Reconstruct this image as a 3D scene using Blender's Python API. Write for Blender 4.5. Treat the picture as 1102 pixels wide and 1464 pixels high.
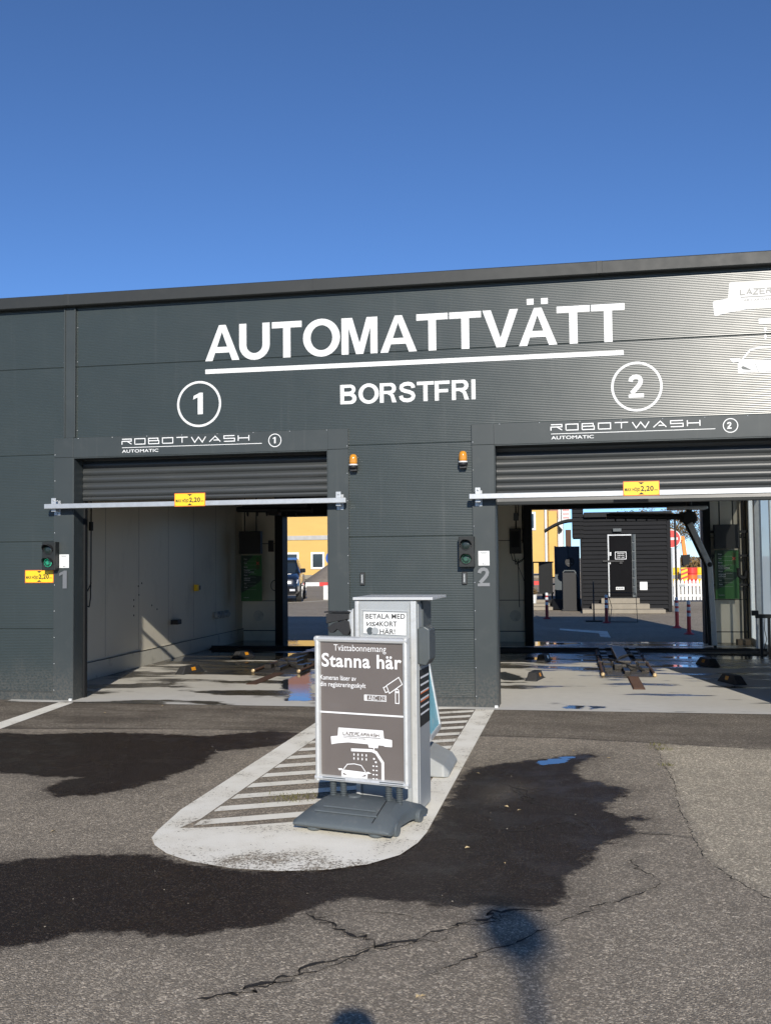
import bpy, math, random
import numpy as np
from mathutils import Vector, Matrix
random.seed(7); np.random.seed(7)
R = math.radians
for o in list(bpy.data.objects): bpy.data.objects.remove(o)
scene = bpy.context.scene
COL = scene.collection

# ------------------------------------------------------------------ camera
D = 10.645
cam_d = bpy.data.cameras.new('camera'); cam = bpy.data.objects.new('camera', cam_d); COL.objects.link(cam)
pitch, roll, yaw = R(2.661), R(-.5928), R(-10.393)
fw = Vector((math.sin(yaw)*math.cos(pitch), math.cos(yaw)*math.cos(pitch), math.sin(pitch)))
rt = Vector((math.cos(yaw), -math.sin(yaw), 0)); up = rt.cross(fw)
r2 = rt*math.cos(roll) + up*math.sin(roll); u2 = -rt*math.sin(roll) + up*math.cos(roll)
m = Matrix((r2, u2, -fw)).transposed().to_4x4(); m.translation = Vector((0, 0, 1.5857))
cam.matrix_world = m
cam_d.sensor_fit = 'HORIZONTAL'; cam_d.sensor_width = 36; cam_d.lens = 36*1430.5/1102
cam_d.clip_start = .05; cam_d.clip_end = 3000
scene.camera = cam
scene.render.resolution_x = 770; scene.render.resolution_y = 1024

# ------------------------------------------------------------------ sky and sun
SUN_EL, SUN_HEAD = R(24), R(13.3)            # light travels towards (-sin, cos)
w = bpy.data.worlds.new('World'); scene.world = w; w.use_nodes = True
nt = w.node_tree; bg = nt.nodes['Background']
sky = nt.nodes.new('ShaderNodeTexSky'); sky.sky_type = 'NISHITA'; sky.sun_disc = False
sky.sun_elevation = SUN_EL; sky.sun_rotation = math.pi - SUN_HEAD
sky.air_density = .72; sky.dust_density = .0; sky.ozone_density = 7; sky.altitude = 1200
nt.links.new(sky.outputs[0], bg.inputs[0]); bg.inputs[1].default_value = .115
sl = bpy.data.lights.new('sun', 'SUN'); sun = bpy.data.objects.new('sun', sl); COL.objects.link(sun)
sl.energy = 4.3; sl.angle = R(.53); sl.color = (1, .935, .835)
tos = Vector((math.sin(SUN_HEAD)*math.cos(SUN_EL), -math.cos(SUN_HEAD)*math.cos(SUN_EL), math.sin(SUN_EL)))
sun.rotation_euler = tos.to_track_quat('Z', 'Y').to_euler()
scene.view_settings.view_transform = 'Standard'; scene.view_settings.look = 'None'
scene.view_settings.exposure = .33; scene.view_settings.gamma = 1

# ------------------------------------------------------------------ materials
def nmat(name):
    m = bpy.data.materials.new(name); m.use_nodes = True
    return m, m.node_tree, m.node_tree.nodes['Principled BSDF']
def N(t, typ, **kw):
    n = t.nodes.new(typ)
    for k, v in kw.items(): setattr(n, k, v)
    return n
def mth(t, op, a, b=None, c=None, clamp=False):
    n = N(t, 'ShaderNodeMath', operation=op); n.use_clamp = clamp
    for i, v in enumerate((a, b, c)):
        if v is None: continue
        if isinstance(v, (int, float)): n.inputs[i].default_value = v
        else: t.links.new(v, n.inputs[i])
    return n.outputs[0]
def mixc(t, fac, a, b, mode='MIX'):
    n = N(t, 'ShaderNodeMix', data_type='RGBA', blend_type=mode)
    for i, v in ((0, fac), (6, a), (7, b)):
        if isinstance(v, (int, float)): n.inputs[i].default_value = v
        elif isinstance(v, tuple): n.inputs[i].default_value = (*v, 1) if len(v) == 3 else v
        else: t.links.new(v, n.inputs[i])
    return n.outputs[2]
def noise(t, scale, detail=3, co=None, rough=.5, sc=None, world=False):
    if co is None:
        co = N(t, 'ShaderNodeTexCoord').outputs['Object'] if not world else N(t, 'ShaderNodeNewGeometry').outputs['Position']
    if sc:
        mp = N(t, 'ShaderNodeMapping'); mp.inputs['Scale'].default_value = sc; t.links.new(co, mp.inputs[0]); co = mp.outputs[0]
    n = N(t, 'ShaderNodeTexNoise'); n.inputs['Scale'].default_value = scale; n.inputs['Detail'].default_value = detail
    n.inputs['Roughness'].default_value = rough; t.links.new(co, n.inputs['Vector'])
    return n.outputs['Fac']
def sstep(t, v, a, b):
    n = N(t, 'ShaderNodeMapRange', interpolation_type='SMOOTHSTEP'); t.links.new(v, n.inputs[0])
    n.inputs[1].default_value = a; n.inputs[2].default_value = b; return n.outputs[0]
def bump(t, bs, h, strength=.3, dist=.01):
    b = N(t, 'ShaderNodeBump'); b.inputs['Strength'].default_value = strength; b.inputs['Distance'].default_value = dist
    t.links.new(h, b.inputs['Height']); t.links.new(b.outputs[0], bs.inputs['Normal'])
def mat(name, col, rough=.5, metal=0, var=.15, vs=3, dirt=0, dcol=(.1, .085, .065), bmp=0, bs_=60, emit=0, coat=0, sc=None, spec=.5):
    m, t, b = nmat(name)
    n1 = noise(t, vs, 5, sc=sc)
    f = mth(t, 'MULTIPLY_ADD', n1, 2*var, 1-var)
    c = mixc(t, 1.0, col, mixc(t, 0.0, (1, 1, 1), (1, 1, 1)), 'MIX') if False else None
    v = N(t, 'ShaderNodeVectorMath', operation='SCALE'); v.inputs[0].default_value = col; t.links.new(f, v.inputs['Scale'])
    c = v.outputs[0]
    if dirt:
        d = sstep(t, noise(t, vs*2.3, 6, rough=.65, sc=sc), .52, .75); c = mixc(t, mth(t, 'MULTIPLY', d, dirt), c, dcol)
    t.links.new(c, b.inputs['Base Color'])
    b.inputs['Metallic'].default_value = metal
    t.links.new(mth(t, 'MULTIPLY_ADD', noise(t, vs*4, 4, sc=sc), .3*rough, rough*.85), b.inputs['Roughness'])
    b.inputs['Specular IOR Level'].default_value = spec
    if coat: b.inputs['Coat Weight'].default_value = coat
    if emit: b.inputs['Emission Color'].default_value = (*col, 1); b.inputs['Emission Strength'].default_value = emit
    if bmp: bump(t, b, noise(t, bs_, 4), bmp, .005)
    return m
M = {}
M['facade'] = mat('facade_paint', (.033, .043, .0415), .30, var=.10, vs=.9, dirt=.08, dcol=(.08, .08, .075), spec=.54)
M['flash'] = mat('flashing_paint', (.038, .047, .0485), .45, var=.16, vs=1.7, dirt=.3, dcol=(.075, .08, .078), bmp=.10, bs_=5, spec=.35)
M['fascia'] = mat('fascia_paint', (.028, .031, .031), .5, var=.12, vs=2.5, dirt=.15, dcol=(.06, .06, .056), spec=.3)
M['door'] = mat('roller_door_paint', (.034, .038, .039), .42, var=.15, vs=1.5, dirt=.6, dcol=(.085, .085, .08), sc=(.25, 1, 6))
M['galv'] = mat('galvanised_steel', (.46, .48, .49), .42, .55, var=.18, vs=18, dirt=.3, dcol=(.3, .3, .3))
M['steel'] = mat('brushed_steel', (.20, .205, .21), .45, .5, var=.15, vs=30, sc=(1, 1, 8))
M['alu'] = mat('aluminium_profile', (.60, .61, .60), .38, .35, var=.08, vs=9, dirt=.3, dcol=(.3, .28, .24))
M['white'] = mat('white_vinyl', (.72, .73, .72), .45, var=.05, vs=4)
M['print'] = mat('white_print', (.74, .74, .74), .5, var=.03)
M['plate'] = mat('white_plate', (.68, .69, .68), .4, var=.05, vs=8, dirt=.1)
M['black'] = mat('black_plastic', (.012, .012, .013), .55, var=.2, vs=10, dirt=.25, dcol=(.03, .03, .028))
M['ink'] = mat('black_ink', (.015, .015, .015), .6, var=.05)
M['rubber'] = mat('black_rubber', (.022, .022, .023), .65, var=.3, vs=20, dirt=.5, dcol=(.06, .055, .05), bmp=.3, bs_=80)
M['yellow'] = mat('yellow_sign', (.86, .56, .02), .4, var=.06, vs=12, dirt=.15, dcol=(.5, .33, .05))
M['orange'] = mat('orange_border', (.75, .16, .03), .4, var=.05)
M['redp'] = mat('red_paint', (.62, .05, .04), .45, var=.12, vs=9, dirt=.2, dcol=(.25, .05, .04))
M['redp_shade'] = mat('red_paint_shaded', (.30, .025, .022), .5, var=.12, vs=9, dirt=.2, dcol=(.12, .03, .03))  # same red as the sunlit bollards, with shade put into the colour
M['wall'] = mat('interior_panel', (.74, .69, .57), .4, var=.08, vs=.8, dirt=.35, dcol=(.36, .33, .26), sc=(1, 1, .5))
M['plinth'] = mat('interior_plinth', (.58, .56, .48), .5, var=.1, vs=2, dirt=.5, dcol=(.13, .12, .1))
M['dark'] = mat('dark_steel_frame', (.010, .011, .012), .65, var=.2, vs=5, spec=.25)
M['shed'] = mat('black_cladding', (.019, .0195, .021), .85, var=.25, vs=6, dirt=.25, dcol=(.035, .034, .03), sc=(.3, 1, 3), spec=.12)
M['stone'] = mat('pale_step_stone', (.26, .23, .18), .8, var=.2, vs=6, dirt=.4, dcol=(.22, .19, .15), bmp=.3)
M['yellowwall'] = mat('yellow_render', (.62, .40, .125), .85, var=.09, vs=1.1, dirt=.45, dcol=(.52, .33, .10), sc=(.5, 1, 1.6), bmp=.3, bs_=9)
M['greyband'] = mat('grey_band', (.42, .41, .39), .8, var=.25, vs=3)
M['doorblack'] = mat('door_black', (.006, .006, .007), .8, var=.3, vs=3, spec=.1)
M['glass'] = mat('dark_window_glass', (.02, .028, .035), .08, var=.2, vs=2, spec=.8)
M['taupe'] = mat('taupe_banner', (.138, .120, .110), .33, var=.12, vs=3.2, dirt=.15, dcol=(.12, .10, .095), bmp=.5, bs_=5)
M['greybase'] = mat('grey_plastic_base', (.088, .104, .112), .5, var=.1, vs=9, dirt=.3, dcol=(.2, .2, .19), bmp=.15, bs_=150)
M['greybase2'] = mat('pale_plastic_base', (.30, .31, .30), .55, var=.1, vs=9, dirt=.4, dcol=(.38, .35, .3), bmp=.15, bs_=150)
M['kiosk'] = mat('kiosk_grey_metal', (.36, .38, .385), .4, .15, var=.09, vs=3, dirt=.25, dcol=(.30, .30, .28))
M['housing'] = mat('signal_housing', (.016, .019, .019), .5, var=.1, vs=5, dirt=.2, dcol=(.05, .05, .05), spec=.3)
M['kiosk_d'] = mat('kiosk_dark_metal', (.075, .088, .093), .45, .1, var=.1, vs=5, dirt=.2)
M['cyan'] = mat('cyan_poster', (.15, .52, .62), .3, var=.25, vs=5, dirt=.6, dcol=(.65, .75, .75))
M['green'] = mat('green_panel', (.03, .13, .025), .35, var=.1, vs=3)
M['darkgreen'] = mat('dark_green_print', (.008, .03, .012), .35, var=.1, vs=3)
M['rust'] = mat('rusty_grate', (.085, .045, .028), .75, .2, var=.4, vs=16, bmp=.5)
M['grate'] = mat('wet_steel_track', (.032, .029, .025), .38, .5, var=.4, vs=12, dirt=.5, dcol=(.12, .08, .05), bmp=.3)
M['brass'] = mat('brass_cap', (.60, .45, .25), .4, .6, var=.1)
M['arm'] = mat('machine_arm_grey', (.60, .61, .60), .4, .2, var=.1, vs=5, dirt=.25)
M['fence'] = mat('slate_fence_panel', (.06, .075, .085), .6, var=.12, vs=3)
M['whitewood'] = mat('white_painted_wood', (.78, .78, .75), .6, var=.06, vs=7)
M['paleblue'] = mat('pale_house_render', (.70, .70, .68), .8, var=.07, vs=2)
M['pinkroof'] = mat('red_brick', (.42, .20, .14), .8, var=.2, vs=5)
M['carpaint'] = mat('dark_car_paint', (.010, .013, .020), .2, .2, var=.1, vs=2, coat=.8)
M['tyre'] = mat('tyre_rubber', (.02, .02, .02), .75, var=.2, vs=10)
M['lamp'] = mat('clear_headlamp', (.7, .72, .75), .12, .2, var=.1, vs=20)
M['excav'] = mat('orange_machine_paint', (.80, .24, .03), .45, var=.15, vs=4)
M['bluep'] = mat('blue_sign', (.02, .10, .40), .4, var=.05)
M['bark'] = mat('bark', (.10, .075, .05), .9, var=.3, vs=9, bmp=.5)
M['leaf'] = mat('autumn_leaf', (.20, .13, .05), .8, var=.5, vs=1.3)
M['leafg'] = mat('green_leaf', (.06, .085, .03), .8, var=.5, vs=1.3)
M['soil'] = mat('gravel_pile', (.17, .145, .12), .95, var=.3, vs=6, bmp=.6, bs_=20)
M['grass'] = mat('grass_verge', (.06, .085, .025), .9, var=.4, vs=5, bmp=.6)
M['roofing'] = mat('roof_felt', (.05, .05, .05), .9, var=.2, vs=3)
M['cloth'] = mat('dark_jacket', (.03, .035, .05), .8)
M['wood'] = mat('old_wood', (.17, .13, .09), .8, var=.3, vs=9)
def amber():
    m, t, b = nmat('amber_lens'); b.inputs['Base Color'].default_value = (.75, .30, .02, 1); b.inputs['Roughness'].default_value = .12
    b.inputs['Transmission Weight'].default_value = .35; b.inputs['Coat Weight'].default_value = .5
    bump(t, b, mth(t, 'SINE', mth(t, 'MULTIPLY', N(t, 'ShaderNodeSeparateXYZ').outputs[2], 1)), 0); return m
M['amber'] = mat('amber_lens', (.62, .26, .02), .12, var=.25, vs=30, coat=.6)
def led(name, col, e):
    m, t, b = nmat(name)
    co = N(t, 'ShaderNodeTexCoord').outputs['Object']
    v = N(t, 'ShaderNodeTexVoronoi'); v.inputs['Scale'].default_value = 105; v.inputs['Randomness'].default_value = .1
    t.links.new(co, v.inputs['Vector']); s = sstep(t, v.outputs['Distance'], .55, .25)
    t.links.new(mixc(t, s, (.01, .02, .018), col), b.inputs['Base Color'])
    b.inputs['Roughness'].default_value = .25
    if e:
        b.inputs['Emission Color'].default_value = (*col, 1); t.links.new(mth(t, 'MULTIPLY', s, e), b.inputs['Emission Strength'])
    return m
M['led_on'] = led('green_led_bright', (.03, .70, .38), 1.25)
M['led_dim'] = led('green_led_dim', (.14, .42, .27), .30)
M['led_off'] = led('unlit_led', (.07, .075, .078), 0)
def glassmat():
    m, t, b = nmat('clear_glazing'); o = t.nodes['Material Output']
    tr = N(t, 'ShaderNodeBsdfTransparent'); tr.inputs[0].default_value = (.90, .94, .92, 1)
    gl = N(t, 'ShaderNodeBsdfGlossy'); gl.inputs['Roughness'].default_value = .05
    fr = N(t, 'ShaderNodeFresnel'); mx = N(t, 'ShaderNodeMixShader')
    t.links.new(mth(t, 'MULTIPLY', fr.outputs[0], .5), mx.inputs[0]); t.links.new(tr.outputs[0], mx.inputs[1]); t.links.new(gl.outputs[0], mx.inputs[2])
    tl = N(t, 'ShaderNodeBsdfTranslucent'); tl.inputs[0].default_value = (.72, .80, .78, 1); m2 = N(t, 'ShaderNodeMixShader'); m2.inputs[0].default_value = .72
    t.links.new(mx.outputs[0], m2.inputs[1]); t.links.new(tl.outputs[0], m2.inputs[2]); t.links.new(m2.outputs[0], o.inputs[0]); return m
M['glazing'] = glassmat()
PITCH = .018
def letter_mat():
    m, t, b = nmat('white_vinyl_on_ribs')
    s = N(t, 'ShaderNodeSeparateXYZ'); t.links.new(N(t, 'ShaderNodeNewGeometry').outputs['Position'], s.inputs[0])
    h = mth(t, 'SINE', mth(t, 'MULTIPLY', s.outputs[2], 2*math.pi/PITCH))
    t.links.new(mixc(t, mth(t, 'MULTIPLY_ADD', h, .5, .5), (.62, .63, .62), (.70, .71, .70)), b.inputs['Base Color'])
    b.inputs['Roughness'].default_value = .5; bump(t, b, h, .35, .001); return m
M['ribvinyl'] = letter_mat()
def weather(m, lo=True):      # rain streaks and splashed dirt on the outer sheets
    t = m.node_tree; b = t.nodes['Principled BSDF']; src = b.inputs['Base Color'].links[0].from_socket
    pos = N(t, 'ShaderNodeNewGeometry').outputs['Position']; sp = N(t, 'ShaderNodeSeparateXYZ'); t.links.new(pos, sp.inputs[0])
    st = sstep(t, noise(t, 1, 5, pos, .6, sc=(14, 1, .45)), .56, .80); c = mixc(t, mth(t, 'MULTIPLY', st, .22), src, (.10, .105, .10))
    low = mth(t, 'MULTIPLY', sstep(t, mth(t, 'ADD', sp.outputs[2], mth(t, 'MULTIPLY', noise(t, 5, 5, pos, .6), .5)), .85, .25), .55)
    low = mth(t, 'MULTIPLY', low, sstep(t, noise(t, 40, 3, pos, .7), .35, .65)); c = mixc(t, low, c, (.115, .105, .09))
    t.links.new(c, b.inputs['Base Color'])
weather(M['facade']); weather(M['flash'])

# ------------------------------------------------------------------ mesh builder
class MB:
    def __init__(s): s.v = []; s.f = []
    def add(s, vs, fs):
        o = len(s.v); s.v += [tuple(v) for v in vs]; s.f += [tuple(i+o for i in f) for f in fs]; return s
    def box(s, x0, x1, y0, y1, z0, z1):
        return s.add([(x, y, z) for z in (z0, z1) for y in (y0, y1) for x in (x0, x1)],
                     [(0, 2, 3, 1), (4, 5, 7, 6), (0, 1, 5, 4), (2, 6, 7, 3), (0, 4, 6, 2), (1, 3, 7, 5)])
    def beam(s, p, q, w, h, upv=(0, 0, 1)):
        p = Vector(p); q = Vector(q); d = (q-p).normalized(); u = Vector(upv)
        if abs(d.dot(u)) > .98: u = Vector((0, 1, 0))
        a = d.cross(u).normalized(); b = a.cross(d).normalized()
        vs = [c + a*i*w/2 + b*j*h/2 for c in (p, q) for j in (-1, 1) for i in (-1, 1)]
        return s.add(vs, [(0, 1, 3, 2), (4, 6, 7, 5), (0, 4, 5, 1), (2, 3, 7, 6), (0, 2, 6, 4), (1, 5, 7, 3)])
    def tube(s, p, q, r0, r1=None, n=12, caps=True):
        r1 = r0 if r1 is None else r1; p = Vector(p); q = Vector(q); d = (q-p).normalized()
        u = Vector((0, 0, 1)) if abs(d.z) < .9 else Vector((1, 0, 0)); a = d.cross(u).normalized(); b = d.cross(a)
        vs = [c + (a*math.cos(2*math.pi*i/n) + b*math.sin(2*math.pi*i/n))*r for c, r in ((p, r0), (q, r1)) for i in range(n)]
        fs = [(i, (i+1) % n, n+(i+1) % n, n+i) for i in range(n)]
        if caps: fs += [tuple(range(n-1, -1, -1)), tuple(range(n, 2*n))]
        return s.add(vs, fs)
    def path(s, pts, r, n=8):
        for a, b in zip(pts, pts[1:]): s.tube(a, b, r, r, n)
        return s
    def lathe(s, c, prof, n=24, axis='z'):
        vs = []; 
        for r, h in prof:
            for i in range(n):
                a = 2*math.pi*i/n; x, y = r*math.cos(a), r*math.sin(a)
                vs.append((c[0]+x, c[1]+y, c[2]+h) if axis == 'z' else (c[0]+x, c[1]-h, c[2]+y) if axis == 'y' else (c[0]+h, c[1]+x, c[2]+y))
        fs = [(k*n+i, k*n+(i+1) % n, (k+1)*n+(i+1) % n, (k+1)*n+i) for k in range(len(prof)-1) for i in range(n)]
        fs += [tuple(range(n-1, -1, -1)), tuple(range((len(prof)-1)*n, len(prof)*n))]
        return s.add(vs, fs)
    def prism(s, pts, a0, a1, plane='xz'):
        n = len(pts)
        P = (lambda p, a: (p[0], a, p[1])) if plane == 'xz' else (lambda p, a: (p[0], p[1], a)) if plane == 'xy' else (lambda p, a: (a, p[0], p[1]))
        vs = [P(p, a0) for p in pts] + [P(p, a1) for p in pts]
        return s.add(vs, [tuple(range(n)), tuple(range(2*n-1, n-1, -1))] + [(i, n+i, n+(i+1) % n, (i+1) % n) for i in range(n)])
    def flat(s, pts, y): # single polygon facing -y
        return s.add([(p[0], y, p[1]) for p in pts], [tuple(range(len(pts)))])
    def loft(s, rings, closed=True, caps=True):
        n = len(rings[0]); vs = [v for r in rings for v in r]
        fs = [(k*n+i, k*n+(i+1) % n, (k+1)*n+(i+1) % n, (k+1)*n+i) for k in range(len(rings)-1) for i in range(n if closed else n-1)]
        if caps: fs += [tuple(range(n-1, -1, -1)), tuple(range((len(rings)-1)*n, len(rings)*n))]
        return s.add(vs, fs)
    def text(s, txt, x, wid, z, cap, y, bold=0, shear=0, rot=None, extr=0, align='l'):
        V, F, x0, x1, ch = textgeo(txt, bold, shear)
        sz = cap/ch; sx = wid/(x1-x0) if wid else sz
        if align == 'c': x = x-(x1-x0)*sx/2
        if rot: vs = [rot((v[0]-x0)*sx, v[1]*sz) for v in V]
        else: vs = [(x+(v[0]-x0)*sx, y, z+v[1]*sz) for v in V]
        return s.add(vs, F)
    def each(s, name, material, parent=None, **kw):      # one object per separate piece
        par = list(range(len(s.v)))
        def find(i):
            while par[i] != i: par[i] = par[par[i]]; i = par[i]
            return i
        for f in s.f:
            for i in f[1:]: par[find(i)] = find(f[0])
        g = {}
        for f in s.f: g.setdefault(find(f[0]), []).append(f)
        out = []
        for fs in g.values():
            ids = sorted({i for f in fs for i in f}); mp = {i: k for k, i in enumerate(ids)}; q = MB()
            q.v = [s.v[i] for i in ids]; q.f = [tuple(mp[i] for i in f) for f in fs]
            out.append(q.build(name, material, parent, **kw))
        return out
    def build(s, name, material, parent=None, bevel=0, smooth=False, segs=2, autosm=None):
        me = bpy.data.meshes.new(name); me.from_pydata(s.v, [], s.f); me.update()
        import bmesh
        bm = bmesh.new(); bm.from_mesh(me); 
        if not getattr(s, 'keep', False): bmesh.ops.recalc_face_normals(bm, faces=bm.faces)
        bm.to_mesh(me); bm.free()
        o = bpy.data.objects.new(name, me); COL.objects.link(o)
        me.materials.append(M[material] if isinstance(material, str) else material)
        if smooth: me.polygons.foreach_set('use_smooth', [True]*len(me.polygons))
        if autosm: 
            me.polygons.foreach_set('use_smooth', [True]*len(me.polygons)); me.set_sharp_from_angle(angle=R(autosm))
        if bevel:
            b = o.modifiers.new('bevel', 'BEVEL'); b.width = bevel; b.segments = segs; b.limit_method = 'ANGLE'; b.angle_limit = R(40); b.harden_normals = False
        if parent: o.parent = parent
        return o
TC = {}
def textgeo(txt, bold, shear):
    k = (txt, bold, shear)
    if k in TC: return TC[k]
    def geo(tx):
        cu = bpy.data.curves.new('t', 'FONT'); cu.body = tx; cu.size = 1; cu.offset = bold; cu.shear = shear; cu.resolution_u = 4; cu.space_character = 1+bold*2.5
        ob = bpy.data.objects.new('t', cu); COL.objects.link(ob); bpy.context.view_layer.update()
        me = bpy.data.meshes.new_from_object(ob.evaluated_get(bpy.context.evaluated_depsgraph_get()))
        V = [tuple(v.co) for v in me.vertices]; F = [tuple(p.vertices) for p in me.polygons]
        bpy.data.objects.remove(ob); return V, F
    V, F = geo(txt); H, _ = geo('H'); ch = max(v[1] for v in H)
    TC[k] = (V, F, min(v[0] for v in V), max(v[0] for v in V), ch); return TC[k]
def thing(name, label, cat, loc=(0, 0, 0), rz=0, group=None):
    o = bpy.data.objects.new(name, None); COL.objects.link(o); o.location = loc; o.rotation_euler = (0, 0, rz); o.empty_display_size = .1
    return tag(o, label, cat, group)
def tag(o, label, cat, group=None):
    o['label'] = label; o['category'] = cat
    if group: o['group'] = group
    return o
def structure(o): o['kind'] = 'structure'; return o
def kids(o): return [c for c in bpy.data.objects if c.parent == o]
def dup(o, loc=None, rz=None, label=None, parent=None):
    c = o.copy(); COL.objects.link(c)
    if parent: c.parent = parent
    if loc is not None: c.location = loc
    if rz is not None: c.rotation_euler = (0, 0, rz)
    if label: c['label'] = label
    for k in kids(o): dup(k, parent=c)
    return c

# ------------------------------------------------------------------ ground sheets with measured fields
def px(x, y):   # corner coordinates taken on the asphalt, metres
    f = 1430.5; d = r2*((x-551)/f) - u2*((y-732)/f) + fw; t = -1.5857/d.z
    return (d.x*t, d.y*t)
def sd_poly(P, poly):
    X, Y = P; d = np.full(X.shape, 1e9); ins = np.zeros(X.shape, bool); n = len(poly)
    for i in range(n):
        ax, ay = poly[i]; bx, by = poly[(i+1) % n]; ex, ey = bx-ax, by-ay
        wx, wy = X-ax, Y-ay; t = np.clip((wx*ex+wy*ey)/(ex*ex+ey*ey+1e-12), 0, 1)
        d = np.minimum(d, (wx-ex*t)**2+(wy-ey*t)**2)
        c = ((ay > Y) != (by > Y)) & (X < (bx-ax)*(Y-ay)/((by-ay) if by != ay else 1e-9)+ax); ins ^= c
    return np.sqrt(d)*np.where(ins, 1, -1)
def d_line(P, pts):
    X, Y = P; d = np.full(X.shape, 1e9)
    for (ax, ay), (bx, by) in zip(pts, pts[1:]):
        ex, ey = bx-ax, by-ay; wx, wy = X-ax, Y-ay; t = np.clip((wx*ex+wy*ey)/(ex*ex+ey*ey+1e-12), 0, 1)
        d = np.minimum(d, (wx-ex*t)**2+(wy-ey*t)**2)
    return np.sqrt(d)
def sheet(name, xs, ys, zf, attrs, material):
    nx, ny = len(xs), len(ys); X, Y = np.meshgrid(xs, ys); co = np.stack([X, Y, np.full(X.shape, zf)], -1).reshape(-1, 3)
    me = bpy.data.meshes.new(name); me.vertices.add(nx*ny); me.vertices.foreach_set('co', co.astype('f').ravel())
    i = (np.arange(ny-1)[:, None]*nx+np.arange(nx-1)[None]).ravel(); q = np.stack([i, i+1, i+nx+1, i+nx], -1)
    me.loops.add(q.size); me.loops.foreach_set('vertex_index', q.ravel().astype('i')); me.polygons.add(len(q))
    me.polygons.foreach_set('loop_start', (np.arange(len(q))*4).astype('i')); me.update(calc_edges=True)
    for k, fn in attrs.items():
        a = me.attributes.new(k, 'FLOAT', 'POINT'); a.data.foreach_set('value', fn((X, Y)).astype('f').ravel())
    o = bpy.data.objects.new(name, me); COL.objects.link(o); me.materials.append(material); return structure(o)
PX = lambda L: [px(*p) for p in L]
wetA = PX([(-60, 1046), (60, 1050), (150, 1047), (230, 1050), (300, 1052), (385, 1045), (430, 1049), (400, 1066), (310, 1075), (290, 1093), (240, 1112), (190, 1128), (130, 1138), (80, 1139), (62, 1131), (75, 1120), (115, 1112), (60, 1111), (20, 1107), (-60, 1100)])
wetB = PX([(-90, 1240), (0, 1233), (40, 1228), (90, 1224), (160, 1223), (215, 1221), (260, 1232), (330, 1244), (420, 1246), (500, 1238), (560, 1222), (600, 1200), (640, 1148), (660, 1110), (675, 1098), (760, 1087), (845, 1077), (849, 1082), (820, 1100), (835, 1115), (870, 1122), (900, 1130), (898, 1138), (872, 1147), (868, 1160), (895, 1172), (907, 1190), (892, 1200), (860, 1210), (845, 1225), (830, 1245), (805, 1255), (812, 1280), (798, 1295), (755, 1298), (700, 1294), (650, 1299), (590, 1290), (520, 1284), (470, 1290), (420, 1310), (380, 1325), (330, 1331), (270, 1338), (215, 1337), (170, 1333), (130, 1333), (90, 1340), (40, 1352), (-90, 1368)])
spotC = PX([(898, 1168), (915, 1166), (926, 1171), (915, 1175), (900, 1173)])
pud = PX([(762, 1092), (775, 1086), (800, 1082), (822, 1081), (827, 1084), (808, 1089), (790, 1095), (775, 1098)])
cracks = [PX(c) for c in [[(440, 1305), (462, 1315), (480, 1327), (495, 1337), (515, 1340), (530, 1357), (560, 1350)],
    [(280, 1430), (325, 1420), (380, 1407), (440, 1392), (480, 1377), (510, 1372), (530, 1362), (581, 1347), (606, 1345), (651, 1325), (686, 1322), (716, 1308), (771, 1302)],
    [(610, 1395), (641, 1380), (701, 1361), (776, 1330), (831, 1307), (881, 1290), (941, 1262), (911, 1245), (908, 1235), (916, 1222)],
    [(720, 1120), (738, 1129), (764, 1146), (800, 1160), (850, 1190)], [(905, 1190), (950, 1193), (985, 1198)]]]
seam = [(-12, 8.75)] + PX([(0, 1042), (300, 1043), (440, 1046), (690, 1053), (780, 1055), (940, 1063), (1102, 1072)]) + [(6, 8.4)]
oldseam = PX([(936, 1064), (951, 1095), (966, 1140), (988, 1195), (1008, 1230), (1046, 1255), (1102, 1285), (1180, 1310)])
oldp = oldseam + [(9, 3.5), (9, 8.3)]
bandp = [p for p in seam] + [(6, 10.66), (-12, 10.66)]
dryC = PX([(690, 1140), (700, 1125), (735, 1118), (760, 1127), (728, 1142), (700, 1150)])
def wet(P): 
    b = sd_poly(P, wetB)
    return np.maximum(np.maximum(sd_poly(P, wetA), b), sd_poly(P, spotC))
def crackf(P): return np.minimum.reduce([d_line(P, c) for c in cracks] + [d_line(P, seam)+.003])
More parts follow.
